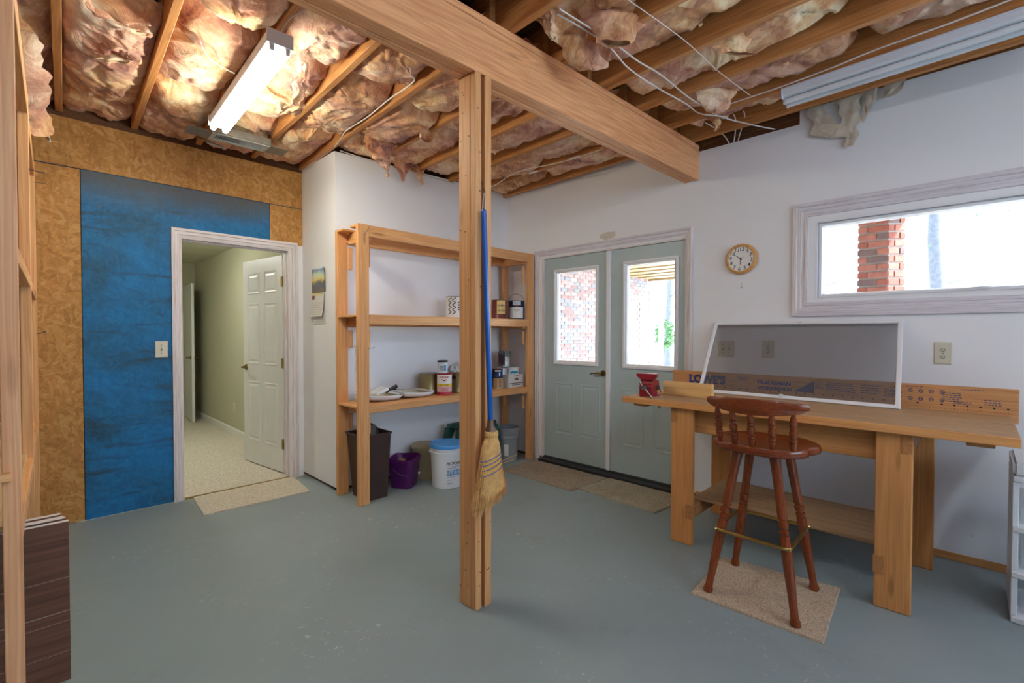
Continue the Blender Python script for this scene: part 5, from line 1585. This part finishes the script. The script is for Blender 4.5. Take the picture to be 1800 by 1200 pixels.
g = G(); g.tube([(XB+0.004, 1.256, 1.66), (XB-0.012, 1.256, 1.655), (XB-0.016, 1.256, 1.643)], 0.0022, 6); g.build('shank', STEEL, t)
g = G(); g.cyl((XB-0.001, 1.257, 1.677), (XB-0.003, 1.257, 1.677), 0.004, n=8); g.build('head', STEEL, t)

# calendar on the closet side wall (faces -x)
cl = thing('wall_calendar', 'wall calendar with a sunset picture hanging on the narrow closet wall', 'calendar', (XC, 4.06, 1.86))
g = G(); g.grid(lambda a, b: (XC-0.003-0.010*max(0, a-0.8)*5*(0.3+b), 4.198-0.275*a, 1.662+0.205*b-0.004*math.sin(a*3)), 12, 6); g.build('picture', PICT, cl, solid=0.0012)
g = G(); g.grid(lambda a, b: (XC-0.004-0.022*(1-b)**2-0.01*max(0, a-0.85)*6, 4.198-0.265*a, 1.45+0.205*b), 12, 10); o = g.build('date_page', CARD, cl, solid=0.001)
g = G(); g.grid(lambda a, b: (XC-0.004-0.004*math.sin(b*3), 4.165-0.238*a, 1.388+0.09*b), 8, 6); g.build('last_page', LABELW, cl, solid=0.001)
g = G()
xo = lambda b: XC-0.0062-0.022*(1-b)**2
for k in range(6):
    b = 0.08+0.1*k; g.add([(xo(b), 4.185, 1.45+0.205*b), (xo(b), 3.96, 1.45+0.205*b), (xo(b), 3.96, 1.452+0.205*b), (xo(b), 4.185, 1.452+0.205*b)], [(0, 1, 2, 3)])
for k in range(8):
    y = 4.185-0.032*k
    g.add([(xo(b), y, 1.45+0.205*b) for b in (0.08, 0.33, 0.58)]+[(xo(b), y-0.0015, 1.45+0.205*b) for b in (0.58, 0.33, 0.08)], [(0, 1, 4, 5), (1, 2, 3, 4)])
tag(g.build('date_grid', plain('grey_print', srgb(150, 152, 156), 0.7), cl), kind='stuff')
g = G(); b = 0.93; g.add([(xo(b), 4.19, 1.45+0.205*b), (xo(b), 3.95, 1.45+0.205*b), (xo(b), 3.95, 1.458+0.205*b), (xo(b), 4.19, 1.458+0.205*b)], [(0, 1, 2, 3)]); g.build('yellow_strip', YELLOW, cl)
g = G(); g.add([(xo(0.7), 4.19, 1.60), (xo(0.7), 4.135, 1.60), (xo(0.9), 4.135, 1.634), (xo(0.9), 4.19, 1.634)], [(0, 1, 2, 3)]); g.build('small_picture', MAROON, cl)
g = G()
for z in (1.405, 1.42): g.add([(XC-0.0095, 4.14, z), (XC-0.0095, 3.95, z), (XC-0.0095, 3.95, z+0.003), (XC-0.0095, 4.14, z+0.003)], [(0, 1, 2, 3)])
tag(g.build('fine_print', plain('grey_print_2', srgb(150, 152, 156), 0.7), cl), kind='stuff')

# torn paper backing hanging over the right wall
tp = thing('torn_insulation_paper', 'torn tan insulation paper hanging in rags over the right wall', 'paper', (3.69, 0.6, 2.84))
PAP = 3.70
flap('rag', [(3.70, 0.79, 2.83), (3.70, 0.77, 2.74), (3.695, 0.73, 2.66), (3.69, 0.70, 2.61)], W_(0.10, 0.15), 0.002, 31, (0, 1, 0), PAPER_T, tp, 0.6, 0.008)
flap('rag', [(3.70, 0.60, 2.83), (3.70, 0.60, 2.72), (3.695, 0.60, 2.62), (3.69, 0.60, 2.51)], W_(0.14, 0.06), 0.002, 32, (0, 1, 0), PAPER_T, tp, 0.7, 0.008)
flap('rag', [(3.695, 0.76, 2.66), (3.69, 0.68, 2.63), (3.69, 0.61, 2.61)], W_(0.10, 0.09), 0.002, 33, (0, 0.3, 1), PAPER_T, tp, 0.4, 0.008)
flap('rag', [(3.70, 0.50, 2.84), (3.70, 0.505, 2.75), (3.695, 0.53, 2.64)], taper(0.10, 1.0), 0.002, 34, (0, 1, 0), PAPER_T, tp, 0.5, 0.008)
flap('rag', [(3.70, 0.37, 2.85), (3.695, 0.39, 2.79), (3.69, 0.41, 2.755)], W_(0.12, 0.07), 0.003, 35, (0, 1, 0), PAPER_T, tp, 0.4, 0.008)

# scuffs
rr = random.Random(77)
for k, (y, z, lab) in enumerate(((2.43, 2.205, 'brown water stain on the wall above the double door'),)):
    g = G(); n = 30
    g.add([(XB-0.0006, y+(0.085+0.03*noise.noise(Vector((math.cos(2*PI*j/n)*2, math.sin(2*PI*j/n)*2, 3))))*math.cos(2*PI*j/n), z+(0.035+0.012*noise.noise(Vector((math.cos(2*PI*j/n)*2, math.sin(2*PI*j/n)*2, 7))))*math.sin(2*PI*j/n)) for j in range(n)], [tuple(range(n))])
    g.build('water_stain', stain, wall_right)

# ------------------------------------------------------------------ fluorescent fixtures
def fixture(name, label, c, length, rot, tube_mat, lit, gap=0.085, zc=0.0):
    t = thing(name, label, 'light fixture', c)
    T = Matrix.Translation(c) @ Matrix.Rotation(rot, 4, 'Z')       # long side along local y, c = centre of the top
    L2 = length/2
    g = G(T); g.poly([(-0.058, -0.022), (-0.052, -0.058), (0.052, -0.058), (0.058, -0.022), (0.05, 0.0), (-0.05, 0.0)], 'y', -L2, L2); g.build('housing', FIXW, t, 0.002)
    for sy in (-1, 1):
        g = G(T); g.box(-0.060, 0.060, sy*L2-0.004, sy*L2+0.004, -0.066, 0.002); g.build('end_cap', FIXW, t, 0.002)
        for sx in (-1, 1):
            g = G(T); yy = sy*(L2-0.008); g.box(sx*0.035-0.012, sx*0.035+0.012, yy-0.007, yy+0.007, -0.095, -0.0585); g.lathe([(0.012, -0.007), (0.012, 0.007)], (0, 0, 0), 3) if False else None; g.build('lamp_holder', FIXW, t, 0.004)
    for sx in (-1, 1):
        g = G(T); g.cyl((sx*0.035, -L2+0.016, -0.080), (sx*0.035, L2-0.016, -0.080), 0.0165, n=18); g.build('tube', tube_mat, t, smooth=True)
    return t
c1 = Vector((0.862, 2.985, 2.733))
fixture('strip_light', 'lit twin-tube strip light glowing under the ceiling left of the beam', tuple(c1), 1.23, -AF, TUBE, True)
def fixture_off(c, length, rot):
    t = thing('strip_light', 'unlit white strip light along the joists above the window', 'light fixture', c)
    T = Matrix.Translation(c) @ Matrix.Rotation(rot, 4, 'Z')
    L2 = length/2
    g = G(T); g.poly([(-0.062, -0.046), (-0.055, -0.056), (0.055, -0.056), (0.062, -0.046), (0.062, 0.0), (-0.062, 0.0)], 'y', -L2, L2); g.build('housing', FIXW, t, 0.003)
    g = G(T); g.box(-0.066, -0.0625, -L2, L2, -0.012, -0.006); g.build('side_lip', FIXW, t)
    for sx in (-1, 1):
        g = G(T); g.cyl((sx*0.030, -L2+0.012, -0.074), (sx*0.030, L2-0.012, -0.074), 0.0165, n=18); g.build('tube', TUBE_OFF, t, smooth=True)
    for sy in (-1, 1):
        g = G(T); g.box(-0.064, 0.064, sy*L2-0.004, sy*L2+0.004, -0.062, 0.0); g.build('end_cap', FIXW, t, 0.002)
        for sx in (-1, 1):
            g = G(T); g.box(sx*0.030-0.011, sx*0.030+0.011, sy*(L2-0.006)-0.006, sy*(L2-0.006)+0.006, -0.092, -0.0565); g.build('lamp_holder', FIXW, t, 0.003)
    return t
fixture_off((3.235, 0.24, 2.790), 1.24, -AF)
fixture('strip_light', 'unseen fill strip light added above and behind the camera', (0.1, -0.45, 2.78), 1.23, PI/2-AF, TUBE2_FILL, True)  # this fixture and the next are out of view, added for fill
fixture('strip_light', 'unseen fill strip light added at the far right rear of the room', (1.75, -1.0, 2.78), 1.23, PI/2-AF, TUBE2_FILL, True)
for k in range(2):
    pass

# supply vent between two joists
vt = thing('ceiling_vent', 'pale metal air register on a foil duct in the ceiling near the boarded wall', 'vent', (1.1, 3.9, 2.72))
TVN = Matrix.Translation((1.093, 3.905, 2.718)) @ Matrix.Rotation(-AF, 4, 'Z')
g = G(TVN)
def PV(u, v, d): return TVN @ Vector((u, v, -d))
def r(o, d): return (-0.188+o, 0.188-o, -0.075+o, 0.075-o, d)
def PVf(u, v, d): return Vector((u, v, -d))
g.frame(PVf, [r(0, -0.004), r(0, 0.003), r(0.003, 0.006), r(0.026, 0.004), r(0.028, -0.004)]); g.build('register_frame', plain('register_enamel', srgb(176, 178, 166), 0.4), vt)
g = G(TVN); g.box(-0.16, 0.16, -0.048, 0.048, 0.006, 0.03); g.build('throat', plain('throat_grey', srgb(110, 116, 118), 0.5), vt)
for k in range(26):
    x = -0.156+0.0125*k
    g = G(TVN); g.bar((x, -0.047, 0.0005), (x, 0.047, 0.0005), 0.0022, 0.008, (0.9 if k < 13 else -0.9, 0, 1)); g.build('vane', FIXW, vt)
g = G(TVN); g.box(-0.003, 0.003, -0.047, 0.047, -0.003, 0.004); g.build('divider', TIN, vt)
g = G(TVN); g.box(-0.33, -0.19, -0.085, 0.075, -0.001, 0.001); g.box(0.19, 0.32, -0.085, 0.075, -0.001, 0.001); g.box(-0.19, 0.19, 0.076, 0.09, -0.001, 0.05); g.box(-0.19, 0.19, -0.09, -0.076, -0.001, 0.05); g.build('mounting_straps', TIN, vt)
g = G(TVN)
def fn(a, b):
    x = -0.17+0.34*a; th = PI*b
    n = 1+0.12*noise.noise(Vector((x*18, th*2, 2)))
    return (x, 0.15*math.cos(th)*n+0.06, 0.05+0.17*math.sin(th)*n)
g.grid(fn, 18, 14); g.build('foil_boot', FOIL, vt)
g = G(TVN); g.tube([(-0.2, 0.28, 0.06), (-0.14, 0.22, 0.02), (-0.05, 0.26, 0.02)], 0.008, 6); g.build('foil_tape', TIN, vt)

# ------------------------------------------------------------------ cables stapled to the framing
def cable(label, pts, r=0.0042, m=None, n=8):
    P = [Vector(p) for p in pts]
    out = []
    for i in range(len(P)-1):
        p0, p1, p2, p3 = P[max(i-1, 0)], P[i], P[i+1], P[min(i+2, len(P)-1)]
        for k in range(n):
            f = k/n
            out.append(0.5*((2*p1)+(p2-p0)*f+(2*p0-5*p1+4*p2-p3)*f*f+(3*p1-p0-3*p2+p3)*f**3))
    out.append(P[-1])
    g = G(); g.tube(out, r, 6)
    return tag(g.build('cable', m or WIRE), label, 'cable', 'cables along the ceiling joists')
cable('upper of the two white cables running along the ceiling right of the beam', [(1.72, 1.39, 2.80), (1.86, 1.35, 2.775), (2.03, 1.33, 2.775), (2.28, 1.315, 2.765), (2.52, 1.30, 2.775), (2.85, 1.295, 2.77), (3.10, 1.285, 2.78), (3.30, 1.255, 2.775), (3.55, 1.13, 2.76), (3.705, 1.04, 2.752)])
cable('lower of the two white cables running along the ceiling right of the beam', [(1.74, 1.42, 2.80), (2.045, 1.36, 2.775), (2.3, 1.38, 2.76), (2.61, 1.385, 2.775), (2.9, 1.33, 2.755), (3.14, 1.34, 2.775), (3.25, 1.26, 2.768), (3.34, 1.23, 2.78)])
cable('white cable running past the unlit strip light to its end', [(3.16, 1.26, 2.782), (3.165, 0.9, 2.785), (3.13, 0.6, 2.782), (3.10, 0.41, 2.785), (3.07, 0.1, 2.78), (3.05, -0.1, 2.785)])
cable('thin grey bell wire crossing the joists right of the beam', [(1.78, 1.13, 2.782), (2.28, 1.063, 2.77), (2.7, 1.045, 2.765), (3.15, 1.024, 2.785)], 0.002, WIRE)
cable('white cable stapled along a yellow-lit joist left of the post', [(1.50, 2.28, 2.83), (1.525, 2.31, 2.775), (1.575, 2.36, 2.77), (1.59, 2.65, 2.775), (1.605, 2.95, 2.765), (1.615, 3.27, 2.775), (1.67, 3.48, 2.79), (1.72, 3.7, 2.80)])
cable('white cable drooping under the joists right of the post', [(3.0, 3.68, 2.79), (3.20, 3.47, 2.755), (3.10, 3.0, 2.765), (3.16, 2.5, 2.755), (3.23, 2.16, 2.785)])
for k, (y, dy, lab) in enumerate(((1.36, 0.10, 'leftmost of the three cable loops entering the top of the right wall'), (1.32, -0.06, 'middle cable loop entering the top of the right wall'), (1.29, -0.1, 'rightmost of the three cable loops entering the top of the right wall'))):
    cable(lab, [(3.52, y+dy, 2.87), (3.60, y+dy*0.8, 2.86), (3.685, y+dy*0.3, 2.81), (3.712, y, 2.752), (3.714, y, 2.735)], 0.0042)
cable('thin wire rising from the end of the lit strip light', [(0.845, 2.385, 2.735), (0.86, 2.30, 2.77), (0.90, 2.20, 2.79)], 0.003)
cable('pair of white leads looping into the insulation beside the lit strip light', [(0.80, 2.93, 2.735), (0.73, 2.95, 2.76), (0.66, 2.90, 2.765), (0.62, 2.85, 2.80)], 0.003)
cable('white cable lying on top of the closet wall edge left of the post', [(1.78, 3.722, 2.795), (1.95, 3.715, 2.785), (2.2, 3.72, 2.79), (2.6, 3.715, 2.79), (2.95, 3.72, 2.795)], 0.0042)
for k, (x, y, lab) in enumerate(((3.27, 2.95, 'white paper tag on the joist nearer the closet wall'), (3.25, 2.45, 'white paper tag on the joist nearer the beam'))):
    g = G(); g.box(x-0.018, x+0.018, y-0.055, y+0.055, 2.7965, 2.7985)
    tag(g.build('paper_tag', LABELW), lab, 'tag')

# ------------------------------------------------------------------ left shelving, seen end-on
ls = thing('storage_rack', 'tall rough pine rack seen edge-on at the left of the room', 'rack', (-0.25, 3.1, 0))
NEARX = wood('rack_shelf_wood', 'y', srgb(170, 134, 88), srgb(214, 182, 132))
for (x1, y) , m in zip(((-0.0255, 1.90), (0.000, 3.10), (0.024, 4.30)), (NEARP_LIT, PZ, PZ)):
    part_box(ls, 'post', m, x1-0.038, x1, y, y+0.089, 0, 2.40, bev=0.002)
    part_box(ls, 'post', m, x1-0.46, x1-0.422, y, y+0.089, 0, 2.40, bev=0.002)
def rail(xa, ya, xb_, yb, z0, z1, dx=0.038):
    g = G()
    vs = [(xa-dx, ya, z0), (xa, ya, z0), (xb_, yb, z0), (xb_-dx, yb, z0), (xa-dx, ya, z1), (xa, ya, z1), (xb_, yb, z1), (xb_-dx, yb, z1)]
    g.add(vs, [(3, 2, 1, 0), (4, 5, 6, 7), (0, 1, 5, 4), (1, 2, 6, 5), (2, 3, 7, 6), (3, 0, 4, 7)])
    return g
for z0, z1 in ((2.31, 2.398), (1.52, 1.57), (0.68, 0.735)):
    rail(-0.0285, 1.99, -0.002, 3.0995, z0, z1).build('front_rail', PY, ls, 0.002)
    rail(-0.003, 3.19, 0.0215, 4.2995, z0, z1).build('front_rail', PY, ls, 0.002)
    if z1 < 2:
        for k in range(3):
            xa = -0.046-0.128*k
            rail(xa, 1.99, xa+0.046, 4.30, z1+0.0005, z1+0.019, 0.125).build('shelf_board', NEARX, ls, 0.002)
part_box(ls, 'side_slat', PX, -0.45, -0.045, 1.878, 1.8985, 0.902, 0.925, bev=0.002)
part_box(ls, 'side_slat', PX, -0.42, -0.0385, 3.08, 3.0985, 0.60, 0.68, bev=0.002)
spike(ls, (-0.002, 3.098, 2.055), (0.045, 3.085, 2.047), 0.0025); spike(ls, (0.02, 4.298, 2.27), (0.075, 4.29, 2.268), 0.0025)
spike(ls, (0.02, 4.298, 1.30), (0.058, 4.27, 1.315), 0.0022)

# leaning brown panels with white edges
PANE = plain('white_panel_core', srgb(214, 206, 204), 0.7, 0, 0.08, 30)
tilt = 0.0
for k, lab in enumerate(('front brown wood-grain panel of the white-edged stack beside the rack', 'second panel from the front of the white-edged stack beside the rack', 'middle panel of the white-edged stack beside the rack', 'fourth panel of the white-edged stack, one from the back', 'rearmost panel of the white-edged stack beside the rack')):
    y0 = 2.43+0.0205*k
    x1 = 0.088-0.004*((k*7) % 3)-0.004*k
    z1 = 0.606+0.004*((k*5) % 3-1)
    t = thing('wall_panel', lab, 'panel', (-0.35, y0, 0), 'brown panels stacked on edge')
    g = G(); g.box(-0.80, x1, y0, y0+(0.0025 if k == 0 else 0.0005), 0.0, z1-0.002); o = g.build('face', PANELW, t)
    g = G(); g.box(-0.80, x1, y0+(0.0028 if k == 0 else 0.0007), y0+0.0198, 0.0, z1); g.build('core', PANE, t, 0.001)
    if k == 0:
        g = G()
        for z in (0.11, 0.225, 0.262, 0.39):
            g.box(-0.80, x1-0.0005, y0-0.0004, y0, z, z+(0.004 if z in (0.262,) else 0.002))
        tag(g.build('scratched_groove', plain('groove_line', srgb(150, 130, 112), 0.7), t), kind='stuff')

# white plastic drawer cart at the right edge
dc = thing('drawer_cart', 'white plastic drawer tower standing right of the workbench', 'cart', (3.3, -0.3, 0))
DX0, DX1, DYa, DYb = 3.10, 3.48, -0.122, -0.48
for y0 in (DYa-0.022, DYb):
    for x0 in (DX0+0.012, DX1-0.03):
        g = G(); g.box(x0, x0+0.026, y0, y0+0.022, 0.03, 0.64); g.build('post', WHITEP, dc, 0.003)
def ledge(z0, z1, bow=0.022):
    pts = []
    for k in range(13):
        f = k/12
        pts.append((DX0-bow*math.sin(PI*f)+0.006, DYa-0.0+ (DYb-DYa)*f))
    pts = pts+[(DX1, DYb), (DX1, DYa)]
    g = G(); g.poly(pts, 'z', z0, z1); return g
for z0, z1 in ((0.0, 0.028), (0.205, 0.232), (0.413, 0.440), (0.640, 0.665)):
    ledge(z0, z1).build('shelf_frame', WHITEP, dc, 0.004)
ledge(0.665, 0.73, 0.015).build('top', WHITEP, dc, 0.012, seg=2)
for z0, z1 in ((0.029, 0.204), (0.233, 0.412), (0.441, 0.639)):
    g = G(); g.box(DX0+0.045, DX1-0.035, DYa-0.0005, DYa-0.004, z0, z1); g.build('side_panel', WHITEP, dc)
    dr = G(); dr.box(DX0+0.05, DX1-0.035, DYa-0.03, DYb+0.03, z0+0.003, z0+0.10)
    dr.build('drawer', CLEARP, dc, 0.004)

# ------------------------------------------------------------------ outside
g = G(); g.box(XB+0.15, 30, -25, 30, -0.2, -0.06); struct(g.build('ground', PATIO))
# brick house wing across the patio
BW = 6.0
bw = G(); bw.box(7.0, 9.75, BW+0.02, BW+0.3, -0.06, 3.2); bw.box(9.75, 10.55, BW+0.02, BW+0.3, 2.12, 3.2); bw.box(10.55, 11.35, BW+0.02, BW+0.3, -0.06, 3.2)
brick_wall = tag(bw.build('brick_wall', MORTAR), 'brick house wing across the patio seen through the door glass', 'wall')
brk_me = []
for m in BRKP:
    g = G(); g.box(-0.098, 0.098, -0.008, 0.022, -0.0285, 0.0285); o = g.build('brick', m, None, 0.003); brk_me.append(o.data); bpy.data.objects.remove(o)
rr = random.Random(42)
def pick():
    return rr.choices(range(4), (4, 5, 5, 1))[0]
cnt = 0
gm = [G() for _ in BRK]
for row in range(41):
    z = row*0.0757+0.0
    x = 7.0+(0.1 if row % 2 else 0.0)
    while x < 11.25:
        xc = x+0.1
        inop = 9.72 < xc < 10.58 and z < 2.1
        if not inop:
            k = pick()
            if cnt < 290 and 0.68 < z < 2.75 and 7.3 < xc < 9.2:
                o = bpy.data.objects.new('brick', brk_me[k]); COL.objects.link(o); o.location = (xc, BW+0.005+rr.uniform(-.003, .003), z); o.parent = brick_wall; cnt += 1
            else:
                gm[k].box(xc-0.098, xc+0.098, BW-0.003, BW+0.025, z-0.0285, z+0.0285)
        x += 0.208
for k in range(4):
    o = gm[k].build('brick_courses', BRKP[k], brick_wall); o['kind'] = 'stuff'
g = G(); g.box(9.76, 9.80, BW+0.03, BW+0.15, -0.06, 2.11); g.box(10.50, 10.54, BW+0.03, BW+0.15, -0.06, 2.11); g.box(9.80, 10.50, BW+0.03, BW+0.15, 2.05, 2.11); g.build('opening_frame', WTRIM, brick_wall)
g = G(); g.box(9.80, 10.5, BW+0.09, BW+0.13, -0.06, 2.05); g.build('white_door', DOORW, brick_wall)
# chamfered brick pier outside the window
C0_ = Vector((5.9, 0.634, 0)); ch_d = Vector((0.702, -0.712, 0))
pts = [Vector((5.9, 0.88, 0)), C0_, C0_+ch_d*0.165, C0_+ch_d*0.165+Vector((0.25, 0, 0)), Vector((6.27, 0.88, 0))]
g = G(); cen = sum(pts, Vector())/5
g.loft([[(cen.x+(p.x-cen.x)*0.95, cen.y+(p.y-cen.y)*0.95, -0.06) for p in pts], [(cen.x+(p.x-cen.x)*0.95, cen.y+(p.y-cen.y)*0.95, 3.2) for p in pts]])
pier = tag(g.build('brick_pier', MORTAR), 'brick pier with a sunlit corner seen through the window', 'pier')
for row in range(14, 44):
    z = row*0.0757
    odd = row % 2
    for face, (a, d, L) in enumerate(((Vector((5.9, 0.88, 0)), Vector((0, -1, 0)), 0.246), (C0_, ch_d, 0.165))):
        nrm = Vector((-1, 0, 0)) if face == 0 else Vector((-0.712, -0.702, 0))
        if face == 0: segs = ((0.0, 0.075), (0.085, L)) if odd else ((0.0, 0.15), (0.16, L))
        else: segs = ((0.0, 0.055), (0.063, L)) if odd else ((0.0, 0.105), (0.113, L))
        for s0, s1 in segs:
            g = G()
            p, q = a+d*s0, a+d*s1
            base = [p+nrm*0.004, q+nrm*0.004, q-nrm*0.03, p-nrm*0.03]
            g.loft([[(b.x, b.y, z-0.0285) for b in base], [(b.x, b.y, z+0.0285) for b in base]])
            o = g.build('brick', BRK[rr.choices(range(4), (6, 5, 3, 0))[0]], pier, 0.003)
# porch deck above the patio
dk = thing('porch_deck', 'slatted wooden underside of the porch deck beyond the door glass', 'deck', (7.5, 4.4, 2.66))
k = 0
x = 4.0
while x < 10.9:
    g = G(); g.box(x, x+0.30, 2.75, 5.96, 2.66, 2.70); g.build('slat', DECKW, dk)
    x += 0.50
y = 2.75
while y < 5.95:
    g = G(); g.box(3.95, 10.95, y, y+0.135, 2.862, 2.89); g.build('deck_board', DARKW, dk)
    y += 0.141
g = G(); g.box(10.96, 11.0, 2.75, 5.96, 2.62, 2.89); g.build('rim_joist', DECKW, dk)
# roof and upper storey out of view, added to shade the window side
g = G(); g.box(XB+0.16, 6.15, -6.0, 2.7, 2.74, 2.9)
tag(g.build('shade_roof', DECKW), 'unseen board roof added to shade the window side of the house', 'roof')
g = G(); g.box(XL-0.2, XB+0.2, YR-0.1, 12.0, 3.07, 6.2); struct(g.build('shade_storey', MORTAR))  # unseen storey block added for its shade
# white porch post beside the brick corner
t = thing('porch_post', 'white porch post beside the brick corner through the right door glass', 'post', (11.2, 5.75, -0.06))
g = G(); g.box(11.16, 11.26, 5.68, 5.78, -0.06, 3.2); g.build('shaft', WTRIM, t, 0.006)
g = G(); g.box(11.14, 11.28, 5.66, 5.80, -0.06, 0.1); g.build('base', WTRIM, t, 0.006)
# pines and a shrub beyond the patio
def tree(label, x, y, h, r, seed, crown):
    t = thing('pine_tree', label, 'tree', (x, y, -0.06), 'trees beyond the patio')
    rr = random.Random(seed)
    g = G(); pts = []; rad = []
    for k in range(12):
        f = k/11; pts.append((x+0.12*noise.noise(Vector((seed, f*3, 0))), y+0.12*noise.noise(Vector((0, f*3, seed))), -0.06+h*f)); rad.append(r*(1-0.6*f)*(1+0.1*noise.noise(Vector((f*8, seed, 1)))))
    g.tube(pts, rad, 10); g.build('trunk', BARK, t, smooth=True)
    g = G()
    for k in range(9):
        z = rr.uniform(0.25, 0.95)*h; a = rr.uniform(0, 2*PI); l = rr.uniform(0.6, 1.4)
        g.tube([(x, y, z), (x+math.cos(a)*l*0.5, y+math.sin(a)*l*0.5, z+0.15), (x+math.cos(a)*l, y+math.sin(a)*l, z+0.1)], [0.025, 0.015, 0.006], 5)
    tag(g.build('branches', BARK, t), kind='stuff')
    g = G()
    for k in range(crown):
        z = rr.uniform(0.4, 1.0)*h; a = rr.uniform(0, 2*PI); l = rr.uniform(0.1, 1.4)
        c = Vector((x+math.cos(a)*l, y+math.sin(a)*l, z)); d = Vector((rr.uniform(-1, 1), rr.uniform(-1, 1), rr.uniform(-.6, .6))).normalized()*rr.uniform(0.04, 0.1); n_ = d.cross(Vector((rr.random(), rr.random(), 1))).normalized()*0.025
        g.add([c-d, c+n_, c+d, c-n_], [(0, 1, 2, 3)])
    o = g.build('needles', LEAF, t); o['kind'] = 'stuff'
tree('thin pale pine trunk left of the brick pier through the window', 15.0, 3.05, 7.5, 0.16, 1, 60)
tree('pale pine trunk with green sprigs right of the brick pier through the window', 13.5, 0.62, 7.5, 0.17, 2, 90)
tree('pale pine trunk through the right pane of the double door', 19.0, 9.3, 8.0, 0.2, 3, 80)
t = thing('shrub', 'round green shrub on the lawn through the right door glass', 'shrub', (17.0, 8.55, -0.06))
g = G(); rr = random.Random(9)
for k in range(700):
    d = Vector((rr.gauss(0, 1), rr.gauss(0, 1), rr.gauss(0, 1))).normalized()*rr.uniform(0.6, 1.0)
    c = Vector((17.0, 8.55, 1.25))+Vector((d.x*0.42, d.y*0.42, d.z*0.62)); e = Vector((rr.uniform(-1, 1), rr.uniform(-1, 1), rr.uniform(-1, 1))).normalized()*0.07; n_ = e.cross(Vector((0.3, 0.2, 1))).normalized()*0.035
    g.add([c-e, c+n_, c+e, c-n_], [(0, 1, 2, 3)])
o = g.build('foliage', LEAF, t); o['kind'] = 'stuff'
g = G(); g.cyl((17.0, 8.55, -0.06), (17.0, 8.55, 0.9), 0.04, 0.03, 8); g.build('stem', BARK, t)
